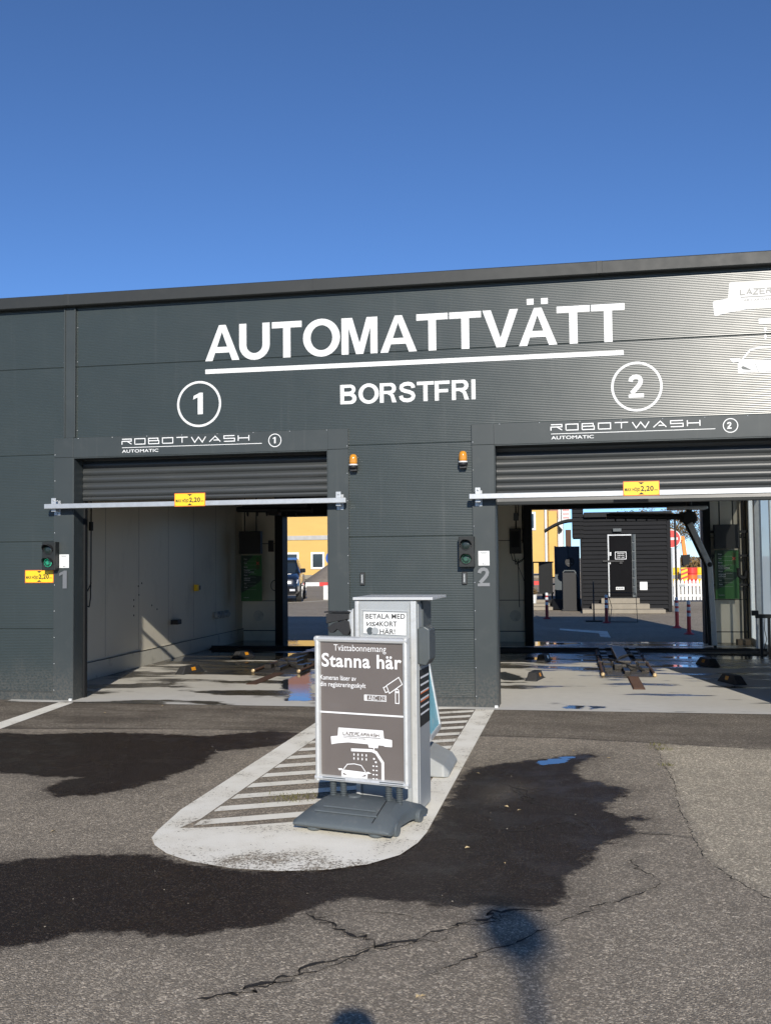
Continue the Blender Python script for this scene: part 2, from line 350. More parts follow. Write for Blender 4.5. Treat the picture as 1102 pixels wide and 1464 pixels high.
def asphalt(name, under=False):
    m, t, b = nmat(name); pos = N(t, 'ShaderNodeNewGeometry').outputs['Position']
    at = lambda k: N(t, 'ShaderNodeAttribute', attribute_name=k).outputs['Fac']
    def vor(sc):
        v = N(t, 'ShaderNodeTexVoronoi'); v.inputs['Scale'].default_value = sc; t.links.new(pos, v.inputs['Vector'])
        s = N(t, 'ShaderNodeSeparateColor'); t.links.new(v.outputs['Color'], s.inputs[0]); return v.outputs['Distance'], s.outputs[0], s.outputs[1]
    d1, a1, h1 = vor(150); d2, a2, h2 = vor(75)
    agg = mth(t, 'ADD', mth(t, 'ADD', mth(t, 'MULTIPLY', mth(t, 'POWER', a1, 5), 1.9), mth(t, 'MULTIPLY', mth(t, 'POWER', a2, 9), 1.3)), mth(t, 'MULTIPLY', h2, .22))     # bright chips among dark binder
    big = noise(t, .7, 5, pos); mid = noise(t, 6, 4, pos)
    val = mth(t, 'MULTIPLY', mth(t, 'MULTIPLY_ADD', agg, .72, .66), mth(t, 'ADD', mth(t, 'MULTIPLY_ADD', big, .62, .50), mth(t, 'MULTIPLY', mid, .42)))
    col = mixc(t, h1, (.248, .206, .152), (.272, .234, .180))
    v = N(t, 'ShaderNodeVectorMath', operation='SCALE'); t.links.new(col, v.inputs[0]); t.links.new(val, v.inputs['Scale']); c = v.outputs[0]
    rough = .85
    if not under:
        old = sstep(t, mth(t, 'ADD', at('old'), mth(t, 'MULTIPLY_ADD', noise(t, 12, 3, pos), .12, -.06)), -.03, .08)
        c = mixc(t, old, c, mixc(t, 1, c, (1.42, 1.44, 1.40), 'MULTIPLY'))
        band = sstep(t, at('band'), -.005, .01)
        bn = sstep(t, noise(t, 1.6, 6, pos, .62, sc=(.6, 1.6, 1)), .38, .62)
        side = N(t, 'ShaderNodeSeparateXYZ'); t.links.new(pos, side.inputs[0]); lf = sstep(t, side.outputs[0], -1.2, -2.8)
        bc = mixc(t, mth(t, 'MULTIPLY', bn, mth(t, 'MULTIPLY_ADD', lf, .45, .45)), mixc(t, 1, c, (.70, .70, .70), 'MULTIPLY'), mixc(t, 1, c, (.36, .34, .33), 'MULTIPLY'))
        c = mixc(t, band, c, bc)
        # damp margins and wet core
        s = mth(t, 'ADD', at('wet'), mth(t, 'MULTIPLY_ADD', noise(t, 8, 7, pos, .72), .30, -.14))
        wt = sstep(t, s, -.02, .045); wm = sstep(t, mth(t, 'ADD', s, mth(t, 'MULTIPLY_ADD', noise(t, 2.2, 5, pos, .6), .5, -.25)), -.28, .03)
        c = mixc(t, mth(t, 'MULTIPLY', wm, .30), c, (.05, .038, .028))
        tr = sstep(t, noise(t, .9, 6, pos, .6, sc=(1.4, .35, 1)), .56, .74); c = mixc(t, mth(t, 'MULTIPLY', tr, .22), c, (.07, .058, .046))
        dry = sstep(t, at('dryer'), -.15, .2)
        wt2 = mth(t, 'MULTIPLY', wt, mth(t, 'MULTIPLY_ADD', dry, -.38, 1))
        c = mixc(t, wt2, c, mixc(t, 1, c, (.120, .088, .066), 'MULTIPLY'))
        c = mixc(t, mth(t, 'MULTIPLY', wt2, mth(t, 'MULTIPLY', sstep(t, a1, .88, .97), .75)), c, (.11, .088, .068))
        ck0 = sstep(t, mth(t, 'ADD', at('crack'), mth(t, 'MULTIPLY_ADD', noise(t, 22, 5, pos, .7), .06, -.025)), .034, .014)
        
        c = mixc(t, mth(t, 'MULTIPLY', sstep(t, mth(t, 'ADD', at('crack'), mth(t, 'MULTIPLY', noise(t, 6, 4, pos), .12)), .13, .03), .35), c, (.05, .045, .04))
        ps = sstep(t, mth(t, 'ADD', at('pud'), mth(t, 'MULTIPLY_ADD', noise(t, 5, 3, pos, .5, sc=(.6, 2, 1)), .30, -.16)), -.004, .015)
        c = mixc(t, ps, c, (.008, .009, .011))
        rough = mth(t, 'SUBTRACT', mth(t, 'MULTIPLY_ADD', wt, -.36, .86), mth(t, 'MULTIPLY', mth(t, 'MULTIPLY', wt, sstep(t, noise(t, 3, 5, pos, .6), .45, .65)), .22)); rough = mth(t, 'MULTIPLY', rough, mth(t, 'MULTIPLY_ADD', ps, -.99, 1))
        t.links.new(rough, b.inputs['Roughness'])
        hgt = mth(t, 'MULTIPLY', d1, -1)
        bp = N(t, 'ShaderNodeBump'); t.links.new(hgt, bp.inputs['Height']); bp.inputs['Distance'].default_value = .006
        t.links.new(mth(t, 'MULTIPLY', mth(t, 'MULTIPLY_ADD', wt, .3, .62), mth(t, 'SUBTRACT', 1, ps)), bp.inputs['Strength']); t.links.new(bp.outputs[0], b.inputs['Normal'])
        t.links.new(mth(t, 'MULTIPLY_ADD', ps, .6, .35), b.inputs['Specular IOR Level'])
        t.links.new(c, b.inputs['Base Color'])
    return m, t, b, c, (a1, d1, pos)
M['asphalt'] = asphalt('asphalt')[0]
gx = np.concatenate([[-600, -200, -80, -40, -20, -12, -9], np.arange(-7.2, 4.8, .025), [6, 8, 12, 20, 40, 80, 200, 600]])
gy = np.concatenate([[-400, -100, -40, -15, -5, 0], np.arange(2.2, 10.9, .025), [12, 16, 20, 26, 34, 50, 80, 150, 300, 900]])
sheet('ground', gx, gy, 0, {'wet': wet, 'pud': lambda P: sd_poly(P, pud), 'crack': crackf, 'old': lambda P: sd_poly(P, oldp),
      'band': lambda P: sd_poly(P, bandp), 'dryer': lambda P: sd_poly(P, dryC)}, M['asphalt'])
def crack_ribbon(lines, wid, name, amp=.018, seed=3, z=.0015):
    rg = np.random.RandomState(seed); b = MB(); b.keep = True
    for L in lines:
        P = [np.array(p) for p in L]; pts = []
        for a, c in zip(P, P[1:]):
            n = max(2, int(np.linalg.norm(c-a)/.028))
            for i in range(n): pts.append(a+(c-a)*i/n)
        pts.append(P[-1]); jit = np.cumsum(rg.normal(size=(len(pts), 2)), 0); k = np.arange(len(pts)); 
        jit = jit-np.linspace(jit[0], jit[-1], len(pts)); pts = [p+amp*.45*j+rg.normal(size=2)*amp*.35 for p, j in zip(pts, jit)]
        vs = []
        for i, p in enumerate(pts):
            w_ = wid*rg.uniform(.15, 1.5)*(.4+.6*min(1, min(i, len(pts)-1-i)/6)); vs += [(p[0], p[1]-w_/2, z), (p[0]+rg.normal()*.003, p[1]+w_/2, z)]
        b.add(vs, [(2*i, 2*i+2, 2*i+3, 2*i+1) for i in range(len(pts)-1)])
    return structure(b.build(name, 'crackm'))
M['crackm'] = mat('crack_dirt', (.016, .013, .011), .95, var=.4, vs=30)
crack_ribbon(cracks[:2], .027, 'road_crack', .026); crack_ribbon([[(x+.01, y+.012) for x, y in c[:-1]] for c in cracks[:2]], .008, 'road_crack', .035, 14); crack_ribbon(cracks[2:], .012, 'road_crack', .02, 5)
crack_ribbon([PX([(462, 1313), (500, 1303), (560, 1306), (600, 1312)])], .007, 'road_crack', .015, 9)
crack_ribbon([PX([(716, 1121), (738, 1127), (764, 1146)]), PX([(735, 1132), (770, 1150), (815, 1165), (838, 1172)]), PX([(725, 1190), (760, 1186), (800, 1170), (845, 1188)])], .022, 'road_crack', .03, 21)
crack_ribbon([[p for p in seam if -7 < p[0] < 4]], .012, 'road_seam', .004, 6); crack_ribbon([oldseam], .014, 'road_seam', .010, 8)
# worn white paint
def paintmat():
    m, t, b, c, (a1, d1, pos) = asphalt('road_paint', True)
    w1 = noise(t, 3, 6, pos, .6); w2 = noise(t, 45, 4, pos, .7)
    s = N(t, 'ShaderNodeSeparateXYZ'); t.links.new(pos, s.inputs[0])
    dx = mth(t, 'MULTIPLY', mth(t, 'SUBTRACT', s.outputs[0], -1.35), .9); dy = mth(t, 'MULTIPLY', mth(t, 'SUBTRACT', s.outputs[1], 5.10), 2.6)
    nose = sstep(t, mth(t, 'SQRT', mth(t, 'ADD', mth(t, 'MULTIPLY', dx, dx), mth(t, 'MULTIPLY', dy, dy))), .85, .1)
    wear = mth(t, 'ADD', mth(t, 'MULTIPLY', w1, .45), mth(t, 'MULTIPLY', w2, .55))
    wear = mth(t, 'ADD', wear, mth(t, 'MULTIPLY', nose, .10)); wear = mth(t, 'ADD', wear, mth(t, 'MULTIPLY', mth(t, 'SUBTRACT', .5, a1), .11))
    k = sstep(t, wear, .575, .635)
    dirtc = mixc(t, sstep(t, w1, .35, .7), (.88, .84, .73), (.76, .71, .59))
    fin = mixc(t, k, dirtc, c); t.links.new(fin, b.inputs['Base Color']); b.inputs['Roughness'].default_value = .75
    bump(t, b, mth(t, 'MULTIPLY', d1, -1), .4, .004); return m
M['paint'] = paintmat()
def marking(polys, name='road_marking', z=.004, mt='paint'):
    b = MB()
    for p in polys: b.add([(x, y, z) for x, y in p], [tuple(range(len(p)))])
    import bmesh
    o = b.build(name, mt); structure(o)
    bm = bmesh.new(); bm.from_mesh(o.data)
    for f in bm.faces:
        if f.normal.z < 0: f.normal_flip()
    bmesh.ops.triangulate(bm, faces=bm.faces); bm.to_mesh(o.data); bm.free(); return o
arc = [(-2.41, 5.62), (-2.38, 5.46), (-2.30, 5.32), (-2.17, 5.18), (-2.0, 5.07), (-1.74, 4.985), (-1.48, 4.975), (-1.25, 5.03), (-1.06, 5.15), (-.92, 5.34), (-.86, 5.58), (-.84, 5.8)]
inner = [(-1.0, 6.35), (-1.30, 6.12), (-1.60, 5.94), (-1.9, 5.80), (-2.18, 5.70), (-2.30, 5.68)]
pl2 = []; pl = [arc + [(-.80, 10.62), (-.995, 10.60)] + inner + [(-2.25, 5.9), (-2.24, 9.0), (-2.23, 10.45), (-2.45, 10.45), (-2.45, 9.4), (-2.46, 6.1)]]
for k in range(16):
    y0 = 5.74+.331*k; a = [(-2.235, y0), (-1.003, y0+.60), (-1.003, y0+.74), (-2.235, y0+.135)]
    if a[1][1] > 10.62:
        f = (10.6-y0)/.6
        if f <= .12: break
        xe = -2.235+1.232*f; xt = -2.235+1.232*max(.02, (10.6-y0-.135)/.605); a = [(-2.235, y0), (xe, 10.6), (xt, 10.6), (-2.235, min(10.6, y0+.135))]
    pl2.append([(max(-2.235, min(-1.003, q[0])), min(10.6, q[1])) for q in a])
marking(pl); marking(pl2, z=.0052)
marking([[(-5.33, 6.0), (-5.10, 6.0), (-5.52, 10.62), (-5.70, 10.62)]])
marking([PX([(800, 899), (868, 903), (873, 912), (858, 911), (856, 906), (800, 901)])])
marking([[(-12, 33.0), (-11.9, 32.85), (-6, 41.8), (-6.15, 41.9)]])

# concrete bay floor
m, t, b = nmat('wet_concrete'); pos = N(t, 'ShaderNodeNewGeometry').outputs['Position']
s = N(t, 'ShaderNodeSeparateXYZ'); t.links.new(pos, s.inputs[0])
n1 = noise(t, 1.0, 6, pos, .6, sc=(.55, 1.7, 1)); n2 = noise(t, 9, 5, pos, .6); n3 = noise(t, 120, 3, pos)
deep = sstep(t, s.outputs[1], 12.0, 16.5); lftb = sstep(t, s.outputs[0], -2, -2.4)
th = mth(t, 'ADD', n1, mth(t, 'MULTIPLY_ADD', deep, .20, -.08)); th = mth(t, 'ADD', th, mth(t, 'MULTIPLY', lftb, .085))
wetc = sstep(t, mth(t, 'ADD', th, mth(t, 'ADD', mth(t, 'MULTIPLY', n2, .07), mth(t, 'MULTIPLY_ADD', noise(t, 2.2, 5, pos, .6, sc=(.3, 2.6, 1)), .22, -.10))), .545, .60)
pa = N(t, 'ShaderNodeAttribute', attribute_name='pud').outputs['Fac']
pw = sstep(t, mth(t, 'ADD', pa, mth(t, 'MULTIPLY_ADD', n2, .2, -.1)), -.02, .03)
pw = mth(t, 'MAXIMUM', pw, mth(t, 'MULTIPLY', wetc, sstep(t, mth(t, 'ADD', th, mth(t, 'MULTIPLY', n2, .05)), .64, .70)))
cc = mixc(t, n2, (.52, .50, .45), (.64, .62, .56)); cc = mixc(t, mth(t, 'MULTIPLY', sstep(t, noise(t, .5, 4, pos), .35, .7), .35), cc, (.42, .39, .32))
cc = mixc(t, wetc, cc, (.085, .072, .05)); cc = mixc(t, pw, cc, (.03, .028, .024)); t.links.new(cc, b.inputs['Base Color'])
rr = mth(t, 'MULTIPLY_ADD', wetc, -.48, .74); rr = mth(t, 'MULTIPLY', rr, mth(t, 'MULTIPLY_ADD', pw, -.93, 1)); t.links.new(rr, b.inputs['Roughness'])
bp = N(t, 'ShaderNodeBump'); t.links.new(n3, bp.inputs['Height']); bp.inputs['Distance'].default_value = .003
t.links.new(mth(t, 'MULTIPLY_ADD', pw, -.4, .42), bp.inputs['Strength']); t.links.new(bp.outputs[0], b.inputs['Normal'])
M['concrete'] = m
puds = [PX([(405, 1003), (445, 1003), (445, 955), (436, 958), (428, 965), (418, 968), (400, 975), (402, 985), (418, 990), (410, 998)]),
        PX([(804, 1012), (815, 1009), (835, 1010), (834, 1014), (812, 1015)]), PX([(838, 1010), (865, 1011), (868, 1013), (845, 1015)]),
        PX([(709, 963), (722, 961), (745, 968), (752, 973), (725, 974), (709, 970)])]
def fp(P): return np.maximum.reduce([sd_poly(P, q) for q in puds])
sheet('floor', np.linspace(-6.36, 3.14, 220), np.linspace(10.50, 18.98, 200), .005, {'pud': fp}, m)

# ------------------------------------------------------------------ car wash building (local y = world y - D)
B = thing('car_wash_building', 'dark grey ribbed metal car wash hall with two open roller door bays', 'building', (0, D, 0))
XL, XR = -14.0, 3.30
SEAMS = (.815, 1.82, 2.825, 3.84)
def corr(x0, x1, z0, z1, yb=.03):
    b = MB(); b.keep = True; step = PITCH/8; n = int((z1-z0)/step); rows = []
    for i in range(n+1):
        z = z0+(z1-z0)*i/n; ph = (z/PITCH) % 1
        a = .0006*math.cos(2*math.pi*ph) ; y = yb-.0011-a
        for sm in SEAMS:
            if abs(z-sm) < .0045: y = yb+.012
        rows.append((y, z))
    b.v = [(x, y, z) for y, z in rows for x in (x0, x1)]; b.f = [(2*i, 2*i+1, 2*i+3, 2*i+2) for i in range(n)]
    return b
for x0, x1, z0, z1 in [(XL, -5.84, .09, 4.54), (-5.84, -2.36, 3.01, 4.54), (-2.36, -1.01, .09, 4.54), (-1.01, 2.45, 3.01, 4.54), (2.45, XR, .09, 4.54)]:
    corr(x0, x1, z0, z1).build('wall_panel', 'facade', B, smooth=True)
b = MB()
for x0, x1 in [(XL, -5.602), (-2.588, -.792), (2.222, XR-.002)]: b.box(x0, x1, .05, .226, 0, 4.56)
for x0, x1 in [(-5.602, -2.588), (-.792, 2.222)]: b.box(x0, x1, .052, .224, 2.80, 4.555)
b.each('wall_core', 'flash', B)
for i, ox in enumerate((-5.84, -1.01)):
    b = MB(); b.box(ox, ox+.238, 0, .048, 0, 2.787); b.box(ox+3.25, ox+3.48, 0, .048, 0, 2.787)
    b.box(ox, ox+.238, -.0015, .048, 2.789, 3.015); b.box(ox+3.25, ox+3.48, -.0015, .048, 2.789, 3.015)
    b.box(ox+.2382, ox+3.2498, .0005, .05, 2.785, 3.013)
    # returns into the opening, edge lips
    b.box(ox+.2384, ox+.2484, .0006, .232, 0, 2.784); b.box(ox+3.2396, ox+3.2496, .0006, .232, 0, 2.784)
    b.box(ox+.2486, ox+3.239, .003, .232, 2.772, 2.784)
    f = b.build('door_surround', 'flash', B, bevel=.003)
    b = MB()
    for z in [.12+.3*k for k in range(10)]:
        for x in (ox+.012, ox+3.468): b.lathe((x, 0, z), [(.005, 0), (.005, .002), (.002, .0035)], 8, 'y')
    for x in np.arange(ox+.3, ox+3.3, .42): b.lathe((x, 0, 3.003), [(.005, 0), (.005, .002), (.002, .0035)], 8, 'y')
    b.each('rivet', 'galv', f)
    b = MB(); b.box(ox+.205, ox+.24, -.022, .0, 0, .028); b.box(ox+3.245, ox+3.275, -.016, .0, 0, .022)
    b.each('foot_bracket', 'plate', f, bevel=.004)
# base flashing
b = MB()
for x0, x1 in [(XL, -5.842), (-2.358, -1.012), (2.472, XR)]: b.box(x0, x1, .012, .05, 0, .092); b.box(x0, x1, .006, .05, .092, .100)
b.each('base_flashing', 'flash', B, bevel=.002)
b = MB(); b.box(-5.712, -5.588, .008, .05, 3.016, 4.535); b.box(-5.722, -5.706, -.006, .048, 3.016, 4.535); b.box(-5.594, -5.578, -.006, .048, 3.016, 4.535)
jo = b.build('joint_cover', 'flash', B, bevel=.002)
b = MB()
for z in np.arange(3.1, 4.5, .4):
    for x in (-5.735, -5.565): b.lathe((x, .028, z), [(.005, 0), (.005, .004), (.002, .006)], 8, 'y')
b.each('rivet', 'galv', jo)
b = MB(); xs = [XL, -5.66, -2.7, .36, 3.32]
for i in range(4):
    b.prism([(-.075, 4.545), (-.075+.001*(i % 2), 4.668), (-.06, 4.678), (.30, 4.70), (.30, 4.52), (-.06, 4.535)], xs[i]+.002, xs[i+1]-.002, 'yz')
for x in xs[1:4]: b.box(x-.03, x+.03, -.0775, -.05, 4.543, 4.676)
b.build('roof_fascia', 'fascia', B, bevel=.003)
b = MB(); b.box(XL, XR, .226, 8.45, 3.40, 3.62); b.build('roof', 'roofing', B)
b = MB(); b.box(XL, XR, .226, .34, 3.62, 4.60); b.build('parapet', 'fascia', B)
# roller doors
for ox, zb, tb in ((-5.60, 2.29, .05), (-.79, 2.148, .075)):
    b = MB(); b.keep = True; z = zb+tb; rows = [(.222, z)]; sp = .0835
    while z < 2.95:
        for k in range(9):
            u = k/8; rows.append((.222-.016*math.sin(math.pi*min(1, u*1.12))**.7 if u*1.12 < 1 else .226, z+sp*u))
        z += sp
    b.v = [(x, y, zz) for y, zz in rows for x in (ox+.012, ox+3.0)]; b.f = [(2*i, 2*i+1, 2*i+3, 2*i+2) for i in range(len(rows)-1)]
    d = b.build('roller_door', 'door', B, autosm=40)
    b = MB(); b.prism([(.205, zb+.008), (.215, zb), (.25, zb), (.255, zb+tb), (.205, zb+tb-.004), (.199, zb+tb*.5)], ox+.015, ox+2.997, 'yz')
    b.build('bottom_rail', 'door', d, bevel=.002)
    b = MB(); b.box(ox-.002, ox+.03, .234, .30, 0, 3.1); b.box(ox+2.98, ox+3.012, .234, .30, 0, 3.1); b.each('guide_rail', 'dark', d)
    b = MB(); b.tube((ox, .42, 3.05), (ox+3.01, .42, 3.05), .2, n=20); b.build('roller_drum', 'dark', d)
# interior
b = MB()
b.box(-6.45, -6.35, .226, 8.33, 0, 3.4)
for k, y in enumerate([13.02, 14.10, 15.20, 16.30, 17.42, 18.5]): pass
b.each('interior_wall', 'wall', B)
b = MB()
for y in (11.9, 13.0, 14.10, 15.22, 16.32, 17.42, 18.53): b.box(-6.3515, -6.3495, y-D-.003, y-D+.003, .27, 3.4)
for z in (.78, 1.90):
    b.box(-6.34, -5.62, 8.2685, 8.2715, z-.006, z+.006); b.box(-1.34, -.82, 8.2685, 8.2715, z-.006, z+.006); b.box(2.5, 3.12, 8.2685, 8.2715, z-.006, z+.006)
for z in (.20,): b.box(-1.34, -.82, 8.2685, 8.2715, z-.008, z+.008); b.box(-6.34, -5.62, 8.2685, 8.2715, z-.008, z+.008); b.box(2.5, 3.12, 8.2685, 8.2715, z-.008, z+.008)
b.build('panel_joint', 'dark', B)
b = MB(); b.box(-6.348, -6.325, .23, 8.268, .005, .24); b.build('wall_plinth', 'plinth', B, bevel=.004)
b = MB(); b.box(-6.3246, -6.32, .23, 8.26, .235, .243); b.build('plinth_joint', 'dark', B)
b = MB(); b.box(-1.95, -1.35, .228, 8.268, 0, 3.398); b.build('partition_wall', 'wall', B)
b = MB()
for x0, x1 in ((-6.45, -5.47), (-2.6, -.72), (2.38, 3.28)): b.box(x0, x1, 8.27, 8.40, 0, 3.399)
for x0, x1, z in ((-5.47, -2.6, 2.44), (-.72, 2.38, 2.50)): b.box(x0, x1, 8.271, 8.399, z, 3.398)
b.box(XL, -6.46, 8.2, 8.4, 0, 3.4)
b.each('rear_wall', 'wall', B)
b = MB()
for x0, x1, z in ((-5.62, -2.58, 2.42), (-.84, 2.49, 2.47)):
    b.box(x0, x0+.155, 8.06, 8.42, .005, 2.9); b.box(x1-.13, x1, 8.06, 8.42, .005, 2.9); b.box(x0+.156, x1-.131, 7.95, 8.421, z, 2.9)
b.each('rear_door_frame', 'dark', B, bevel=.004)
for cx in (-6.02, -1.02):
    b = MB(); b.lathe((cx, 8.27, .49), [(.105, -.001), (.105, .003), (.10, .004)], 32, 'y'); b.build('round_cover', 'plinth', B)
b = MB(); b.box(3.13, 3.28, .226, 2.6, 0, 3.4); b.box(3.13, 3.16, 2.6, 8.0, 0, .12); b.box(3.13, 3.16, 2.6, 8.0, 2.75, 3.4); b.box(3.13, 3.28, 8.0, 8.27, 0, 3.4); b.box(3.13, 3.16, 2.6, 5.2, .12, 2.75); b.each('side_wall', 'wall', B)
b = MB(); b.add([(3.145, 5.2, .12), (3.145, 8.0, .12), (3.145, 8.0, 2.75), (3.145, 5.2, 2.75)], [(0, 1, 2, 3)]); b.build('side_glazing', 'glazing', B)
b = MB()
for y in (5.22, 6.1, 7.0, 7.98): b.box(3.125, 3.165, y-.02, y+.02, .12, 2.75)
b.each('glazing_bar', 'galv', B, bevel=.004)
b = MB(); b.box(XL, XL+.1, .3, 8.3, 0, 3.5); b.build('end_wall', 'facade', B)
b = MB(); b.box(2.96, 3.07, 6.45, 6.56, .005, 3.4); b.build('column', 'galv', B, bevel=.006)

# ---- facade lettering
def stroke(b, pts, th, y, closed=False):
    P = [Vector((p[0], p[1])) for p in pts]; n = len(P); L = []; Rr = []
    for i in range(n):
        if closed: a = (P[i]-P[i-1]).normalized(); c = (P[(i+1) % n]-P[i]).normalized()
        else:
            a = (P[i]-P[i-1]).normalized() if i else (P[1]-P[0]).normalized(); c = (P[i+1]-P[i]).normalized() if i < n-1 else a
        t = (a+c); t = t.normalized() if t.length > 1e-6 else a; nn = Vector((-t.y, t.x)); s = th/2/max(.35, nn.dot(Vector((-a.y, a.x))))
        L.append(P[i]+nn*s); Rr.append(P[i]-nn*s)
    vs = [(p.x, y, p.y) for p in L+Rr]; m_ = n if closed else n-1
    b.add(vs, [(i, (i+1) % n, n+(i+1) % n, n+i) for i in range(m_)])
def ell(cx, cz, rx, rz, a0, a1, n=14): return [(cx+rx*math.cos(R(a0+(a1-a0)*i/n)), cz+rz*math.sin(R(a0+(a1-a0)*i/n))) for i in range(n+1)]
T = .19    # stem, cap height 1
def ribbon(b, outer, inn, M_):
    n = len(outer); b.add([M_(p) for p in outer+inn], [(i, i+1, n+i+1, n+i) for i in range(n-1)])
def glyph(b, ch, M_, lay):
    """heavy grotesque capitals, cap height 1; returns advance"""
    def P(*pts): b.add([M_(p, lay()) for p in pts], [tuple(range(len(pts)))])
    def RB(o, i): k = lay(); ribbon(b, o, i, lambda p: M_(p, k))
    if ch in 'AÄ':
        P((0, 0), (.215, 0), (.51, .86), (.405, 1)) ; P((.78, 0), (.995, 0), (.60, 1), (.405, 1), (.49, .80)); P((.24, .22), (.75, .22), (.69, .385), (.30, .385))
        if ch == 'Ä': P((.22, 1.09), (.40, 1.09), (.40, 1.25), (.22, 1.25)); P((.59, 1.09), (.77, 1.09), (.77, 1.25), (.59, 1.25))
        return .99
    if ch == 'U':
        o = [(0, 1)]+ell(.44, .40, .44, .425, 180, 360)+[(.88, 1)]; i = [(.21, 1)]+ell(.44, .40, .23, .235, 180, 360)+[(.67, 1)]; RB(o, i); return .94
    if ch == 'T': P((0, 1), (0, .825), (.85, .825), (.85, 1)); P((.32, 0), (.53, 0), (.53, .826), (.32, .826)); return .885
    if ch == 'O': RB(ell(.52, .5, .52, .525, 0, 360, 32), ell(.52, .5, .305, .345, 0, 360, 32)); return 1.08
    if ch == 'M':
        P((0, 0), (.195, 0), (.195, 1), (0, 1)); P((.80, 0), (.995, 0), (.995, 1), (.80, 1)); P((.195, 1), (.30, 1), (.50, .30), (.40, 0), (.195, .72)); P((.80, 1), (.70, 1), (.50, .30), (.40, 0), (.60, 0), (.80, .72)); return 1.07
    if ch == 'V': P((0, 1), (.225, 1), (.47, .25), (.36, 0)); P((.36, 0), (.58, 0), (.94, 1), (.72, 1), (.47, .25)); return .95
    if ch == 'I': P((0, 0), (.2, 0), (.2, 1), (0, 1)); return .30
    if ch == 'F': P((0, 0), (.2, 0), (.2, 1), (0, 1)); P((.2, 1), (.2, .83), (.74, .83), (.74, 1)); P((.2, .58), (.2, .41), (.66, .41), (.66, .58)); return .84
    if ch in 'RB':
        P((0, 0), (.2, 0), (.2, 1), (0, 1))
        o = [(.2, 1), (.50, 1)]+ell(.55, .72, .27, .28, 80, -80, 10)+[(.5, .44), (.2, .44)]; i = [(.2, .84), (.48, .84)]+ell(.50, .72, .12, .12, 80, -80, 10)+[(.48, .60), (.2, .60)]
        if ch == 'R': RB(o, i); P((.36, .45), (.56, .50), (.70, .40), (.84, 0), (.62, 0), (.54, .33)); return .96
        RB([(.2, 1), (.48, 1)]+ell(.52, .745, .26, .255, 80, -60, 10)+[(.5, .49), (.2, .49)], [(.2, .84), (.46, .84)]+ell(.48, .745, .12, .10, 80, -60, 10)+[(.46, .64), (.2, .64)])
        RB([(.2, .56), (.48, .56)]+ell(.54, .285, .29, .285, 70, -80, 10)+[(.48, 0), (.2, 0)], [(.2, .42), (.46, .42)]+ell(.49, .285, .13, .12, 70, -80, 10)+[(.46, .16), (.2, .16)]); return .93
    if ch == 'S':
        c = [(.72, .70), (.70, .80), (.62, .89), (.46, .925), (.27, .90), (.14, .82), (.115, .72), (.17, .62), (.32, .555), (.52, .50), (.67, .42), (.73, .30), (.69, .18), (.58, .10), (.42, .07), (.24, .10), (.13, .19), (.10, .32)]
        # sweep
        Q = [Vector(q) for q in c]; L = []; Rr = []
        for i in range(len(Q)):
            tdir = (Q[min(i+1, len(Q)-1)]-Q[max(i-1, 0)]).normalized(); nn = Vector((-tdir.y, tdir.x)); L.append(tuple(Q[i]+nn*.098)); Rr.append(tuple(Q[i]-nn*.098))
        RB(L, Rr); return .90
def word(b, txt, x, wid, z, cap, y):
    dummy = MB(); a = 0; pos_ = []
    for ch in txt: pos_.append(a); a += glyph(dummy, ch, lambda p, k=0: (p[0], 0, p[1]), lambda: 0)
    xs_ = [v[0] for v in dummy.v]; tot = pos_[-1]+max(v for v in xs_ if True) if False else a-.07
    s = wid/tot; cnt = [0]
    def lay(): cnt[0] += 1; return (cnt[0] % 5)*.00035
    for ch, q in zip(txt, pos_): glyph(b, ch, lambda p, k=0, q=q: (x+(p[0]+q)*s, y-k, z+p[1]*cap), lay)
yl = .03-.0028
b = MB(); word(b, 'AUTOMATTVÄTT', -4.01, 4.61, 3.835, .405, yl); b.box(-4.01, .595, yl-.0005, yl+.001, 3.690, 3.742); b.build('lettering', 'ribvinyl', B)
b = MB(); word(b, 'BORSTFRI', -2.45, 1.495, 3.285, .215, yl); b.build('lettering', 'ribvinyl', B)
def one(b, x, z, h, y):   # numeral
    b.add([(x+p[0]*h, y, z+p[1]*h) for p in [(.20, 0), (.45, 0), (.45, 1), (.26, 1), (.20, .80)]], [(0, 1, 2, 3, 4)])
    b.add([(x+p[0]*h, y-.0004, z+p[1]*h) for p in [(.21, .80), (.30, 1), (0, .86), (-.02, .69)]], [(0, 1, 2, 3)])
def two(b, x, z, h, y):
    c = [(.09, .70), (.13, .82), (.22, .89), (.34, .905), (.47, .86), (.52, .74), (.49, .61), (.40, .48), (.26, .33), (.13, .19)]
    Q = [Vector(q) for q in c]; L = []; Rr = []
    for i in range(len(Q)):
        tdir = (Q[min(i+1, len(Q)-1)]-Q[max(i-1, 0)]).normalized(); nn = Vector((-tdir.y, tdir.x)); L.append(tuple(Q[i]+nn*.095)); Rr.append(tuple(Q[i]-nn*.095))
    ribbon(b, L, Rr, lambda p: (x+p[0]*h, y, z+p[1]*h)); b.add([(x+p[0]*h, y-.0004, z+p[1]*h) for p in [(.0, 0), (.64, 0), (.64, .18), (.16, .18), (0, .14)]], [(0, 1, 2, 3, 4)])
def circ(b, cx, cz, r, th, y, n=48):
    b.add([(cx+rr*math.cos(2*math.pi*i/n), y, cz+rr*math.sin(2*math.pi*i/n)) for rr in (r, r-th) for i in range(n)], [(i, (i+1) % n, n+(i+1) % n, n+i) for i in range(n)])
for cx, fn, dx in ((-4.085, one, -.065), (.72, two, -.085)):
    b = MB(); circ(b, cx, 3.352, .262, .026, yl); fn(b, cx+dx, 3.235, .245, yl); b.build('bay_number_emblem', 'ribvinyl', B)
